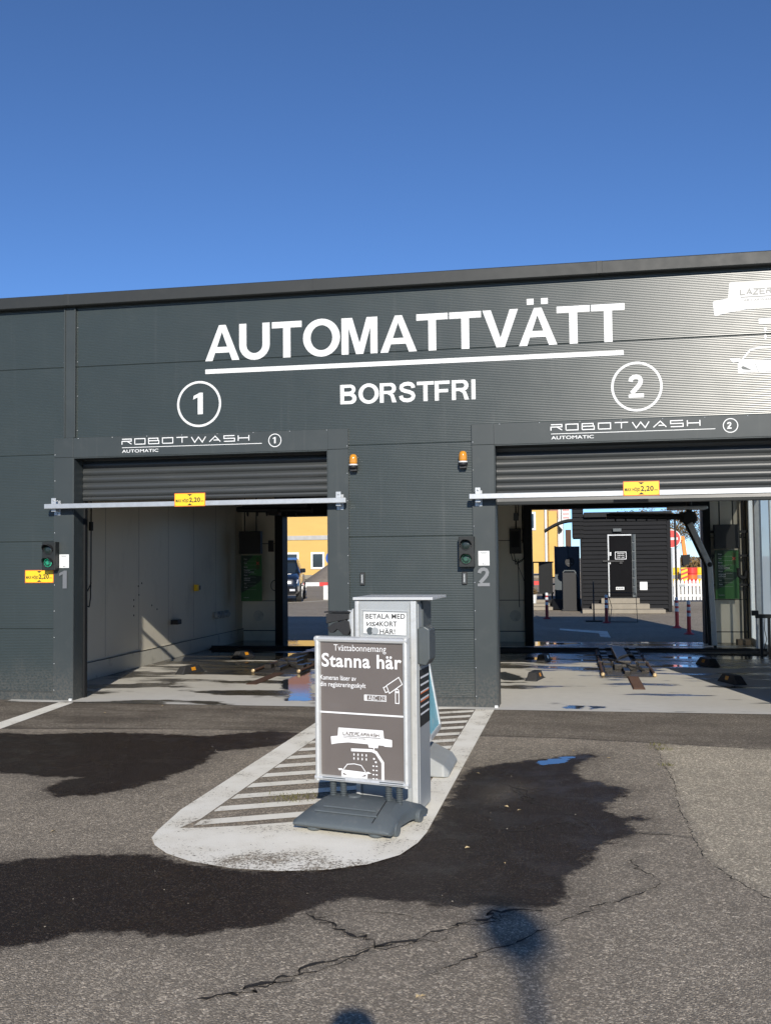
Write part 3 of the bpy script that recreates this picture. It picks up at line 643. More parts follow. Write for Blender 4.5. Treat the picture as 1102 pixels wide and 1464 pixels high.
SQ = {'R': ([[(0, 0), (0, .6), (1, .6), (1, 1), (0, 1)], [(.55, .6), (1.02, .05)]], 1.0), 'O': ([[(0, 0), (1.1, 0), (1.1, 1), (0, 1), (0, 0)]], 1.1),
      'B': ([[(0, 0), (1.1, 0), (1.1, .55), (0, .55)], [(0, .55), (0, 0)], [(0, .55), (0, 1), (1, 1), (1, .55)]], 1.1), 'T': ([[(0, 1), (1.2, 1)], [(.6, 1), (.6, 0)]], 1.2),
      'W': ([[(0, 1), (.35, 0), (.75, .95), (1.15, 0), (1.5, 1)]], 1.5), 'A': ([[(0, 0), (.62, 1), (1.15, 0)], [(.45, .3), (1.0, .3)]], 1.15), 'S': ([[(1.1, 1), (0, 1), (0, .52), (1.1, .52), (1.1, 0), (0, 0)]], 1.1),
      'H': ([[(0, 0), (0, 1)], [(1.1, 0), (1.1, 1)], [(0, .52), (1.1, .52)]], 1.1), 'L': ([[(0, 1), (0, 0), (1, 0)]], 1.0), 'Z': ([[(0, 1), (1.1, 1), (0, 0), (1.1, 0)]], 1.1),
      'E': ([[(1.1, 1), (0, 1), (0, 0), (1.1, 0)], [(0, .5), (.9, .5)]], 1.1), 'C': ([[(1.1, 1), (0, 1), (0, 0), (1.1, 0)]], 1.1)}
def sqword(b, txt, x, wid, z, cap, y, th=.15, gap=.38):
    tot = sum(SQ[c][1] for c in txt)+gap*(len(txt)-1); s = wid/tot; q = 0; k = 0
    for c in txt:
        for pth in SQ[c][0]: stroke(b, [(x+(p[0]+q)*s, z+p[1]*cap) for p in pth], th*cap, y-.0003*(k % 4)); k += 1
        q += SQ[c][1]+gap
for ox, fn in ((-5.0, one), (-.17, two)):
    b = MB(); y = -.002
    sqword(b, 'ROBOTWASH', ox, 1.51, 2.915, .062, y, .17); b.box(ox, ox+1.66, y, y+.001, 2.876, 2.883)
    b.text('AUTOMATIC', ox, .44, 2.822, .034, y, bold=.012)
    circ(b, ox+1.81, 2.908, .075, .009, y); fn(b, ox+1.788+(-.012 if fn is two else 0), 2.875, .07, y); b.build('lettering', 'white', B)
# silhouette picture on the right
def roundp(pts, r=.02, n=4):
    o = []; k = len(pts)
    for i in range(k):
        a, c, d = Vector(pts[i-1]), Vector(pts[i]), Vector(pts[(i+1) % k]); u = (a-c).normalized(); v = (d-c).normalized(); p = c+u*r; q = c+v*r
        for j in range(n+1): s_ = j/n; o.append(tuple((1-s_)**2*p+2*s_*(1-s_)*c+s_*s_*q))
    return o
def wash_picture(bw, bi, x, z, s, y, full=True):
    W = lambda L: [(x+p[0]*s, z+p[1]*s) for p in L]
    bw.flat(W(roundp([(.22, 1.0), (1.48, 1.0), (1.5, .80), (1.72, .78), (1.72, .60), (1.5, .60), (1.5, .62), (.5, .64), (.2, .60), (.02, .56), (0, .76), (.2, .79)], .02)), y)
    sqword(bi, 'LAZERCARWASH', x+.36*s, 1.0*s, z+.83*s, .07*s, y-.0014, .24); bi.box(x+.36*s, x+1.4*s, y-.0016, y-.001, z+.790*s, z+.803*s)
    bi.text('CAR CARWASH SYSTEM', x+.36*s, .62*s, z+.74*s, .028*s, y-.0014, bold=.01)
    bw.flat(W([(1.05, .64), (1.35, .64), (1.33, .55), (1.08, .55)]), y-.0004)
    stroke(bw, W([(1.22, .55), (1.22, .50)]), .03*s, y)
    stroke(bw, W([(.58, .46), (1.16, .48), (1.28, .44), (1.46, .20), (1.46, -.22)]), .075*s, y-.0002)
    for i in range(4):
        for j in range(2): bw.flat(W(ell(.66+.115*i, .35-.1*j, .018, .035, 0, 330, 8)), y)
    for j in range(4):
        for i in range(2): bw.flat(W(ell(1.2+.09*i, .1-.105*j, .03, .018, 0, 330, 8)), y)
    for i, (u, v) in enumerate(((1.22, .28), (1.27, .2))): bw.flat(W(ell(u, v, .03, .025, 0, 330, 8)), y)
    # car front
    stroke(bw, W([(.36, -.04), (.47, .09), (.66, .115), (.86, .09), (.98, -.06)]), .022*s, y)
    bw.flat(W([(.30, -.10), (.34, -.05), (.98, -.07), (1.04, -.12), (1.03, -.22), (.30, -.22)]), y-.0004)
    bw.flat(W([(.20, -.03), (.32, -.02), (.36, -.06), (.24, -.08)]), y-.0008); bw.flat(W([(.98, -.08), (1.05, -.05), (1.15, -.09), (1.04, -.11)]), y-.0008)
    for sx, x0 in ((1, .34), (-1, 1.0)): bi.flat(W([(x0, -.14), (x0+.03*sx, -.13), (x0+.14*sx, -.19), (x0+.02*sx, -.175)]), y-.0012)
    stroke(bi, W([(.52, -.1), (.56, -.22)]), .005*s, y-.0012); stroke(bi, W([(.80, -.1), (.76, -.22)]), .005*s, y-.0012)
bw, bi = MB(), MB(); wash_picture(bw, bi, 1.50, 3.62, .77, yl); po = bw.build('wash_picture', 'ribvinyl', B); bi.build('picture_detail', 'facade', po)
# steel bay numbers
for fn, x, h in ((one, -5.76, .205), (two, -.965, .20)):
    b = MB(); fn(b, x, 1.28, h, -.012); b.build('bay_number', 'steel', B)

# ------------------------------------------------------------------ fittings on the facade
def height_bar(x0, x1, label, h=2.19):
    t_ = thing('height_limit_bar', label, 'height bar', (x0, D, 0), 0, 'galvanised bars across the bays'); L = x1-x0
    b = MB(); b.box(0, L, -.15, -.098, h, h+.056); b.build('bar', 'galv', t_, bevel=.006)
    for x in (.06, L-.12):
        b = MB(); b.box(x, x+.055, -.0965, -.0885, h-.03, h+.125); b.box(x+.002, x+.01, -.09, 0, h-.02, h+.05); b.box(x+.045, x+.053, -.09, 0, h-.02, h+.05); b.box(x-.01, x+.065, -.006, 0, h-.07, h+.10)
        for z in (h+.095, h-.05): b.lathe((x+.028, -.006, z), [(.011, 0), (.011, .008), (.006, .012)], 6, 'y')
        b.lathe((x+.028, -.0965, h+.098), [(.011, 0), (.011, .008), (.006, .012)], 6, 'y'); b.build('bracket', 'galv', t_, bevel=.002)
height_bar(-5.88, -2.36, 'galvanised height bar across the left bay, bay 1')
height_bar(-1.03, 2.47, 'galvanised height bar across the right bay, bay 2', 2.2)
def height_sign(x, z, y, label):
    t_ = thing('height_sign', label, 'sign', (x, y, z), 0, 'yellow max height signs'); W, H = .36, .148
    b = MB(); b.box(0, W, 0, .003, 0, H); b.build('border', 'orange', t_, bevel=.001)
    b = MB(); b.flat(roundp([(.007, .007), (W-.007, .007), (W-.007, H-.007), (.007, H-.007)], .006), -.0008); b.build('panel', 'yellow', t_)
    b = MB(); b.flat([(W/2-.03, H-.012), (W/2+.03, H-.012), (W/2, H-.034)], -.0018); b.flat([(W/2-.03, .012), (W/2+.03, .012), (W/2, .034)], -.0018)
    b.text('MAX HÖJD', .016, .152, .048, .032, -.0018, bold=.03); b.text('2,20', .174, .128, .048, .050, -.0018, bold=.03); b.text('m', .310, .030, .050, .018, -.0018, bold=.02)
    for sx, sz in ((.012, .012), (W-.012, .012)): b.lathe((sx, -.001, sz), [(.003, 0), (.003, .002)], 8, 'y')
    b.build('lettering', 'ink', t_)
height_sign(-4.305, 2.185, D-.156, 'yellow MAX HÖJD 2,20 m sign fixed on the bar over bay 1')
height_sign(.55, 2.20, D-.156, 'yellow MAX HÖJD 2,20 m sign fixed on the bar over bay 2')
height_sign(-6.21, 1.345, D+.022, 'yellow MAX HÖJD 2,20 m sign on the ribbed wall under a traffic light')
def traffic_light(x, z, label, lit):
    t_ = thing('traffic_light', label, 'traffic light', (x, D+.024, z), 0, 'two lamp traffic lights beside the bays')
    b = MB(); b.box(0, .165, -.115, 0, 0, .325); b.box(.02, .145, -.0, .012, .02, .30); b.build('housing', 'housing', t_, bevel=.008)
    for zc, mt in ((.236, 'led_off'), (.086, lit)):
        b = MB(); b.lathe((.078, -.115, zc), [(.056, 0), (.056, .008), (.048, .009)], 28, 'y'); b.build('lens_ring', 'black', t_)
        b = MB(); b.lathe((.078, -.1235, zc), [(.049, 0), (.045, .003), (.02, .006)], 28, 'y'); b.build('lens', mt, t_, smooth=True)
        b = MB(); n = 18; vs = []
        for dep, fr in ((0, 1), (1, 0)):
            for rr in (.062, .057):
                for i in range(n+1):
                    a = R(-15+210*i/n); L = .085*(.35+.65*math.sin(max(0, a)) if 0 < a < math.pi else .3)
                    vs.append((.078+rr*math.cos(a), -.113-(L if dep else 0), zc+rr*math.sin(a)))
        k = n+1; fs = []
        for i in range(n): fs += [(i, i+1, 2*k+i+1, 2*k+i), (k+i, k+i+1, 3*k+i+1, 3*k+i), (2*k+i, 2*k+i+1, 3*k+i+1, 3*k+i), (i, i+1, k+i+1, k+i)]
        fs += [(0, k, 3*k, 2*k), (n, k+n, 3*k+n, 2*k+n)]
        b.add(vs, fs); b.build('visor', 'black', t_)
traffic_light(-5.935, 1.49, 'traffic light with bright green lower lamp, left of bay 1', 'led_on')
traffic_light(-1.155, 1.485, 'traffic light with faint green lower lamp, left of bay 2', 'led_dim')
for x, lb in ((-2.295, 'amber warning beacon on the ribbed wall right of bay 1'), (-1.10, 'amber warning beacon on the ribbed wall left of bay 2')):
    t_ = thing('warning_beacon', lb, 'beacon', (x, D-.03, 2.55), 0, 'amber beacons between the bays')
    b = MB(); b.box(-.035, .035, -.02, .055, -.01, .03); b.lathe((0, -.01, .02), [(.046, 0), (.05, .012), (.05, .03)], 24); b.build('base', 'black', t_, smooth=False)
    b = MB(); b.lathe((0, -.01, .05), [(.048, 0), (.048, .014)], 24); b.build('ring', 'plate', t_)
    b = MB(); b.lathe((0, -.01, .064), [(.042, 0), (.044, .02), (.042, .07), (.034, .098), (.018, .108), (.001, .11)], 24); b.build('dome', 'amber', t_, smooth=True)
for x, lb in ((-2.243, 'small black thermometer strip on the ribbed wall, nearer bay 1'), (-1.132, 'small black thermometer strip on the ribbed wall, under the right traffic light')):
    t_ = thing('wall_thermometer', lb, 'thermometer', (x, D+.024, 1.30), 0, 'black strips on the ribbed wall')
    b = MB(); b.box(0, .052, -.02, 0, 0, .135); b.build('case', 'black', t_, bevel=.004)
    b = MB(); b.box(.012, .040, -.0225, -.0195, .015, .12); b.build('face', 'kiosk_d', t_)
    b = MB(); b.box(.024, .028, -.0235, -.0224, .025, .11)
    for k in range(7): b.box(.014, .022, -.0233, -.0224, .03+k*.012, .032+k*.012)
    b.build('scale', 'plate', t_)
for x, z, lb in ((-5.765, 1.515, 'white information plate on the pier above the number 1'), (-.955, 1.50, 'white information plate on the pier above the number 2')):
    t_ = thing('information_plate', lb, 'sign', (x, D-.001, z), 0, 'white plates on the bay piers')
    b = MB(); b.box(0, .118, -.004, 0, 0, .155); b.build('panel', 'plate', t_, bevel=.001)
    b = MB()
    for k, (a, c) in enumerate(((.02, .098), (.03, .085))): b.box(a, c, -.0048, -.004, .137-.009*k, .140-.009*k)
    b.box(.045, .055, -.0048, -.004, .012, .022); b.box(.06, .075, -.0048, -.004, .012, .018); b.build('small_print', 'kiosk_d', t_)

# ------------------------------------------------------------------ inside the bays
for cx, lb in ((-4.05, 'wet steel floor track and drain in bay 1'), (.73, 'wet steel floor track and rusty drain in bay 2')):
    t_ = thing('floor_track', lb, 'floor track', (cx, 0, .006), 0, 'drain tracks in the bay floors')
    b = MB(); b.box(-.34, .34, 13.5, 16.9, 0, .012)
    for y in np.arange(13.6, 16.9, .12): b.box(-.27, .27, y, y+.05, .012, .022)
    b.build('grating', 'grate', t_)
    for sx in (-1, 1):
        b = MB(); b.tube((sx*.33, 13.5, .03), (sx*.33, 16.9, .03), .020); b.build('rail', 'rust', t_, smooth=False)
        b = MB(); b.lathe((sx*.33, 13.5, .03), [(.026, -.02), (.026, .012), (.012, .02)], 12, 'y'); b.build('rail_cap', 'brass', t_)
    b = MB(); b.box(-.10, .08, 14.3, 16.6, .02, .13); b.box(-.16, .14, 14.1, 14.5, .02, .10); b.box(-.05, .03, 13.6, 14.2, .02, .07); b.build('carriage', 'grate', t_, bevel=.01)
    for sx in (-1, 1):
        b = MB()
        for y in np.arange(13.9, 16.8, .32): b.box(sx*.24-.05, sx*.24+.05, y, y+.16, .02, .055+.02*(int(y*10) % 2))
        b.each('roller', 'grate', t_)
    b = MB(); b.path([(-.2, 14.2, .05), (-.05, 14.6, .15), (.1, 15.1, .14), (.2, 15.8, .06), (.15, 16.6, .05)], .016, 8); b.path([(.22, 13.8, .05), (.05, 14.0, .09), (-.12, 14.4, .12), (-.2, 15.3, .05)], .012, 8); b.build('hose', 'rubber', t_)
    b = MB(); b.box(-.36, .36, 14.9, 14.97, .02, .06); b.box(-.36, .36, 15.9, 15.97, .02, .06); b.each('crossbar', 'grate', t_, bevel=.005)
    b = MB(); b.box(-.02, .12, 12.25, 13.5, 0, .008); b.build('drain_cover', 'rust', t_)
    if cx > 0:
        b = MB()
        for y in np.arange(12.27, 13.45, .06): b.box(-.01, .11, y, y+.03, .008, .018)
        b.build('drain_bars', 'rust', t_)
def bay_stop(x, y, rz, lb):
    t_ = thing('wheel_stop', lb, 'wheel stop', (x, y, .006), rz, 'black rubber wheel stops on the bay floors')
    b = MB(); rr = []
    for yy, sc_, h in ((-.24, 1, .012), (-.15, .95, .105), (.15, .95, .105), (.24, 1, .012)):
        rr.append([(-.085*sc_, yy, 0), (.085*sc_, yy, 0), (.05*sc_, yy, h), (-.05*sc_, yy, h)])
    b.loft(rr); b.build('block', 'rubber', t_, bevel=.006)
    for sx in (-1, 1):
        b = MB(); b.add([(sx*.0760, -.045, .04), (sx*.0760, .045, .04), (sx*.0590, .045, .085), (sx*.0590, -.045, .085)], [(0, 1, 2, 3)]); b.build('reflector', 'amber', t_)
for a in [(-5.28, 13.42, R(-18), 'front left wheel stop on the floor of bay 1'), (-5.24, 15.65, R(-18), 'rear left wheel stop on the floor of bay 1'),
          (-.47, 13.15, R(-12), 'front left wheel stop on the floor of bay 2'), (-.42, 15.45, R(-12), 'rear left wheel stop on the floor of bay 2'),
          (1.92, 15.05, R(18), 'rear right wheel stop on the floor of bay 2'), (1.94, 13.0, R(18), 'front right wheel stop on the floor of bay 2')]: bay_stop(*a)
for x0, x1, lb in ((-6.3, -2.0, 'black raised hose duct across the floor of bay 1'), (-1.3, 3.1, 'black raised hose duct across the floor of bay 2')):
    b = MB(); b.prism([(16.95, 0), (17.02, .03), (17.12, .035), (17.2, .0)], x0, x1, 'yz'); b.tube((x0, 17.06, .045), (x1, 17.06, .045), .018)
    o = b.build('hose_duct', 'rubber'); o.location.z = .006; tag(o, lb, 'duct', 'ducts across the bay floors')
# wash robot arms
def robot(ox, lb, full):
    t_ = thing('wash_robot', lb, 'wash robot', (ox, 17.3, 0), 0, 'ceiling mounted wash robots')
    b = MB(); b.tube((-1.35, 0, 2.26), (-.02, 0, 2.22), .045); b.beam((-1.3, 0, 2.30), (-.1, 0, 2.27), .06, .03)
    b.build('spray_beam', 'black', t_, smooth=False)
    b = MB()
    for k in range(7): b.lathe((-1.2+.17*k, 0, 2.17), [(.01, 0), (.018, .03), (.018, .05)], 8)
    b.build('nozzle', 'black', t_)
    b = MB(); b.lathe((0, .06, 2.20), [(.11, 0), (.125, .03), (.125, .11), (.10, .13)], 20, 'y'); b.box(-.15, .1, -.04, .08, 2.14, 2.31); b.tube((0, 0, 2.3), (0, 0, 3.0), .05); b.build('joint', 'black', t_, bevel=.004)
    b = MB(); b.beam((.0, -.05, 2.12), (.30, -.05, 1.42), .09, .06, (0, 1, 0)); b.beam((.30, -.05, 1.45), (.345, -.05, .10), .085, .06, (0, 1, 0)); b.build('arm', 'arm', t_, bevel=.008)
    b = MB(); b.lathe((.30, -.075, 1.43), [(.04, 0), (.04, .02), (.02, .03)], 14, 'y'); b.box(.33, .375, -.08, -.03, .02, .10); b.build('knuckle', 'black', t_)
    b = MB(); b.beam((-.05, .02, 2.1), (.24, .02, 1.42), .05, .05, (0, 1, 0)); b.beam((.24, .02, 1.42), (.28, .02, .1), .05, .05, (0, 1, 0)); b.build('hose', 'rubber', t_)
    b = MB(); b.box(-.35, .28, -.2, .2, 2.345, 2.40); b.build('carriage', 'arm', t_, bevel=.02)
    b = MB(); b.box(-2.0, 1.0, -.35, -.25, 2.95, 3.1); b.box(-2.0, 1.0, .25, .35, 2.95, 3.1); b.each('ceiling_rail', 'galv', t_)
robot(1.97, 'grey wash robot arm hanging down at the back of bay 2', True)
t_ = thing('wash_robot', 'dark wash robot beam parked under the ceiling of bay 1', 'wash robot', (-5.0, 17.3, 0), 0, 'ceiling mounted wash robots')
b = MB(); b.tube((-.9, 0, 2.50), (.5, 0, 2.46), .05); b.beam((-.8, 0, 2.56), (.4, 0, 2.54), .1, .06); b.build('spray_beam', 'black', t_)
b = MB()
for k in range(6): b.lathe((-.7+.18*k, 0, 2.37), [(.012, 0), (.022, .04), (.022, .09)], 8)
b.build('nozzle', 'black', t_)
b = MB(); b.box(-.15, .15, -.1, .1, 2.58, 3.1); b.box(-.28, -.1, -.12, .1, 2.38, 2.50); b.build('joint', 'black', t_, bevel=.006)
def panels(x, y, dz, tail, gl):
    b = MB(); b.box(x, x+.43, y-.12, y, 1.70+dz, 2.13+dz); b.tube((x+.1, y-.06, 2.13+dz), (x+.1, y-.06, 3.1), .012); b.tube((x+.33, y-.06, 2.13+dz), (x+.33, y-.06, 3.1), .012)
    o = b.build('display_box', 'black', bevel=.006); o.location = (0, 0, 0); tag(o, 'black display box hanging above the green board in '+tail, 'display', 'black display boxes in the bays')
    t_ = thing('instruction_board', 'green wash instruction board hanging at the back of '+tail, 'board', (x+.01, y-.02, .80+dz), 0, 'green boards in the bays')
    W, H = .41, .87
    b = MB(); b.box(0, W, 0, .015, 0, H); b.build('panel', 'green', t_, bevel=.003)
    b = MB(); b.flat([(0.002, .16), (.13, .22), (.33, .34), (W-.002, .42), (W-.002, .47), (.2, .50), (.12, .47), (.3, .62), (.15, .56), (.06, .7), (.25, H-.002), (.002, H-.002)], -.001); b.build('dark_print', 'darkgreen', t_)
    b = MB()
    for s_, zz in (('Fram', .79), ('Stop', .715), ('Backa', .64), ('Premium', .58), ('Underspolning', .545), ('Skum', .485), ('Högtryck', .425), ('Schampo', .39), ('Vax', .325), ('Tork', .25)):
        b.text(s_, .06, None, zz, .022, -.002, bold=.012)
    for zz in (.76, .685, .605, .52, .455, .36, .29, .22): b.box(.06, .30, -.002, -.0015, zz, zz+.0018)
    b.text('WASH', .05, .1, .06, .018, -.002)
    b.build('lettering', 'arm', t_)
    b = MB(); b.flat([(.33, H-.03), (.375, H-.075), (.35, H-.075), (.35, H-.12), (.31, H-.12), (.31, H-.075), (.285, H-.075)], -.002)
    b.flat([(.33, .60), (.375, .645), (.35, .645), (.35, .69), (.31, .69), (.31, .645), (.285, .645)], -.002); b.build('arrow', 'leafg', t_)
    b = MB(); stroke(b, [(.305, .695), (.355, .745)], .014, -.0025); stroke(b, [(.305, .745), (.355, .695)], .014, -.003); b.build('cross', 'redp', t_)
panels(2.54, 18.72, 0, 'bay 2', 1)
panels(-6.17, 18.3, 0, 'bay 1', 0)
t_ = thing('pipe_run', 'black pipes and clamps on the back wall beside the green board in bay 2', 'pipes', (3.0, 18.75, 0))
b = MB(); b.tube((.045, 0, .1), (.045, 0, 2.9), .02); b.tube((.10, 0, .1), (.10, 0, 2.9), .014); b.each('riser', 'black', t_)
b = MB()
for z in (2.0, 1.57, 1.05): b.box(-.62, .13, -.03, .02, z-.022, z+.022)
b.each('cross_pipe', 'black', t_)
b = MB(); b.path([(-.05, -.04, 1.35), (-.04, -.04, 1.22), (0, -.04, 1.17), (.06, -.04, 1.18), (.09, -.04, 1.30)], .035, 10); b.build('elbow_hose', 'rubber', t_)
b = MB(); b.box(2.86, 3.08, 18.4, 18.6, .006, .10); o = b.build('wood_block', 'wood', bevel=.006); tag(o, 'low wooden block on the floor by the back wall of bay 2', 'block')
t_ = thing('sensor_stand', 'black sensor stand on the floor at the right side of bay 2', 'stand', (2.92, 16.6, .006))
b = MB(); b.box(0, .04, 0, .04, 0, .62); b.box(.12, .16, 0, .04, 0, .62); b.each('post', 'black', t_)
b = MB(); b.box(-.06, .17, -.02, .06, .58, .64); b.box(-.12, -.02, -.03, .03, .62, .70); b.build('sensor', 'black', t_, bevel=.004)
b = MB(); b.path([(.08, .02, .58), (.07, .02, .4), (.1, .02, .25), (.06, .02, .1), (-.05, .1, 0)], .006, 6); b.build('cable', 'rubber', t_)
# things on the left wall of bay 1
X0 = -6.348
b = MB(); b.box(X0, X0+.07, 16.33, 16.40, 1.06, 1.17); o = b.build('orange_switch', 'yellow', bevel=.004); tag(o, 'small orange emergency switch on the left wall of bay 1', 'switch')
b = MB(); b.box(X0, X0+.05, 16.40, 16.52, 1.08, 1.15); c = b.build('switch_gland', 'kiosk_d', o); c.parent = o
b = MB(); b.box(X0, X0+.13, 15.30, 15.46, .555, .63); o = b.build('sensor_box', 'black', bevel=.01); tag(o, 'black sensor on the left wall of bay 1, low down', 'sensor')
b = MB(); b.box(X0, X0+.02, 15.48, 15.64, .56, .62); b.build('sensor_bracket', 'galv', o)
t_ = thing('valve_group', 'grey valve fittings on the left wall of bay 1', 'valves', (X0, 17.3, .55))
b = MB(); b.tube((.04, 0, .03), (.04, .75, .03), .02); b.build('pipe', 'galv', t_)
for y in (.02, .2, .36, .6):
    b = MB(); b.lathe((.02, y, .03), [(.055, 0), (.055, .05), (.03, .07)], 12, 'x'); b.box(.0, .06, y-.03, y+.05, .0, .10); b.build('valve', 'kiosk', t_, bevel=.004)
b = MB()
for y, z in ((13.92, 1.01), (13.92, .917), (13.92, .783), (14.10, 1.08), (14.2, 1.25), (14.08, 1.21), (14.57, .90), (14.77, .83)): b.lathe((X0-.002, y, z), [(.014, 0), (.014, .004)], 10, 'x')
for o in b.each('wall_bolt', 'dark', B): o.location = (0, -D, 0)
b = MB(); b.path([(X0+.02, 12.53, 3.1), (X0+.02, 12.53, 1.5), (X0+.03, 12.50, 1.1), (X0+.03, 12.46, .98), (X0+.03, 12.36, 1.0), (X0+.03, 12.37, 1.15), (X0+.03, 12.52, 1.3)], .008, 6); b.box(X0, X0+.035, 12.5, 12.56, 2.0, 2.12)
tag(b.build('hanging_cable', 'rubber'), 'thin black cable hanging on the left wall of bay 1 near the door', 'cable')
b = MB(); b.box(-5.80, -5.70, 18.86, 18.913, 1.74, 1.96); o = b.build('notice_panel', 'black', bevel=.004); tag(o, 'small black notice panel on the back wall of bay 1', 'notice')
b = MB(); pts = [(-5.60+.02*math.sin(k), 18.88, 1.9-.1*k) for k in range(6)]+[(-5.68+.075*math.cos(R(a)), 18.88, 1.08+.10*math.sin(R(a))) for a in range(30, 500, 30)]; b.path(pts, .007, 6)
tag(b.build('cable_coil', 'rubber'), 'black cable coil hanging on the back wall of bay 1', 'cable')
t_ = thing('control_cabinet', 'black control cabinet with cables on the back wall of bay 2, left side', 'cabinet', (-1.10, 18.9, 1.65))
b = MB(); b.box(0, .21, -.12, 0, 0, .47); b.build('case', 'black', t_, bevel=.006)
b = MB(); b.box(.03, .18, -.125, -.118, .12, .42); b.build('door', 'dark', t_, bevel=.003)
b = MB(); b.box(.08, .17, -.05, 0, .62, .76); b.box(.25, .32, -.06, 0, .05, .22); b.each('junction_box', 'kiosk_d', t_, bevel=.004)
b = MB(); b.tube((.12, -.02, .76), (.12, -.02, 1.6), .012); b.tube((.17, -.02, .7), (.17, -.02, 1.6), .009); b.tube((.24, -.02, .2), (.24, -.02, 1.5), .01); b.tube((.12, -.02, .47), (.12, -.02, .62), .012)
b.path([(.02, -.03, 0), (.05, -.03, -.12), (.14, -.03, -.16), (.25, -.03, -.1), (.28, -.03, .05)], .008, 6); b.path([(.08, -.03, 0), (.1, -.03, -.2), (.22, -.03, -.14), (.3, -.03, 0)], .007, 6); b.path([(.15, -.03, -.1), (.16, -.03, -1.0)], .007, 6)
b.path([(.1, -.03, -.1), (.27, -.03, -.55)], .005, 6); b.build('cable', 'rubber', t_)

# ------------------------------------------------------------------ payment kiosk
K = thing('payment_kiosk', 'light grey metal card payment kiosk with wide flat top plate', 'kiosk', (-1.335, 6.16, -.010), R(-4))
b = MB(); b.box(0, .40, 0, .36, .03, 1.335); b.build('cabinet', 'kiosk', K, bevel=.006)
b = MB(); b.box(.4005, .4045, .03, .33, .04, 1.31); b.build('side_panel', 'kiosk', K)
b = MB(); b.box(-.005, .505, -.02, .42, 1.337, 1.355); b.build('top_plate', 'alu', K, bevel=.003)
b = MB(); b.box(.008, .032, -.012, .0, .04, 1.33); b.box(.362, .398, -.014, .0, .04, 1.33); b.each('corner_profile', 'alu', K, bevel=.004)
b = MB(); b.prism([(.40, 1.02), (.40, 1.33), (.415, 1.33), (.415, 1.02)], .12, .36, 'xz'); b.build('hood', 'kiosk_d', K)
b = MB(); b.box(.036, .358, -.008, 0, .99, 1.315); b.box(.05, .345, -.011, -.008, 1.245, 1.30); b.build('front_plate', 'kiosk', K, bevel=.004)
b = MB(); b.box(.036, .358, -.003, .001, .978, .984); b.box(.04, .045, -.003, .001, .10, .97); b.lathe((.33, -.001, .93), [(.012, 0), (.012, .006), (.005, .008)], 14, 'y'); b.build('door_seam', 'kiosk_d', K)
b = MB()
for x0, z0, x1, z1 in ((.05, 1.11, .345, 1.105), (.052, 1.275, .35, 1.268), (.352, 1.1, .350, 1.28), (.048, 1.1, .052, 1.28)): b.beam((x0, -.0118, z0), (x1, -.0118, z1), .004, .012, (0, 1, 0))
b.each('clear_tape', 'alu', K)
o = MB(); o.flat(roundp([(.062, 1.13), (.335, 1.118), (.338, 1.258), (.065, 1.265)], .004), -.0155); pn = o.build('paper_sign', 'plate', K)
b = MB(); sk = lambda x, z: (x, z-.03*(x-.062))
def kt(s_, x, wd, z, cap, bold, shear=0):
    b.text(s_, x, wd, z, cap, -.0165, bold=bold, shear=shear)
kt('BETALA MED', .078, .252, 1.222, .030, .012); kt('VISA', .083, .080, 1.176, .026, .018, .35); kt('KORT', .168, .110, 1.175, .030, .012); kt('HÄR!', .168, .098, 1.127, .030, .012)
b.build('lettering', 'ink', pn)
b = MB(); b.flat(ell(.105, 1.147, .022, .022, 0, 345, 23), -.0165); b.build('card_emblem', 'kiosk_d', pn); b = MB(); b.flat(ell(.138, 1.146, .022, .022, 0, 345, 23), -.0170); b.build('card_emblem', 'kiosk', pn)
b = MB(); b.prism([(.40, .94), (.40, 1.16), (.44, 1.175), (.475, 1.155), (.475, .97), (.45, .93)], .02, .2, 'xz'); b.build('card_reader_hood', 'kiosk_d', K, bevel=.008)
b = MB(); b.box(.405, .4065, .035, .325, .55, .90); st_ = b.build('sticker', 'ink', K)
b = MB()
for k in range(6): b.box(.4066, .4072, .06, .30, .62+.045*k, .632+.045*k)
b.build('sticker_print', 'print', st_)
b = MB(); b.box(.4066, .4074, .06, .30, .70, .708); b.box(.4066, .4074, .06, .30, .75, .758); b.build('sticker_print', 'orange', st_)
for k in range(2):
    b = MB(); b.box(-.012-.014*k-.008, -.012-.014*k, .02+.02*k, .3, 1.0-.01*k, 1.28-.02*k); b.each('side_flap', 'alu', K)
C_ = thing('camera', 'black security camera pair mounted on the left side of the kiosk', 'camera', (-1.36, 6.24, 1.20), R(-5))
C_.name = 'security_camera'
b = MB(); b.tube((-.015, 0, -.02), (-.11, 0, .0), .012); b.box(-.03, 0, -.02, .02, -.06, .06); b.build('bracket', 'galv', C_)
b = MB(); b.loft([[(x, y_*s_, z_*s_+z0) for y_, z_ in ((-.035, -.03), (.035, -.03), (.035, .03), (-.035, .03))] for x, s_, z0 in ((-.02, .9, .03), (-.14, 1, .012), (-.17, 1.05, .005))]); b.box(-.18, -.01, -.05, .05, .045, .052); b.build('body', 'black', C_, bevel=.006)
b = MB(); b.prism([(-.02, -.01), (-.05, .0), (-.08, -.012), (-.12, -.02), (-.165, -.05), (-.15, -.08), (-.13, -.085), (-.10, -.06), (-.08, -.075), (-.06, -.095), (-.03, -.10), (-.01, -.07)], -.03, .02, 'xz'); b.build('mount_cover', 'black', C_, bevel=.003)

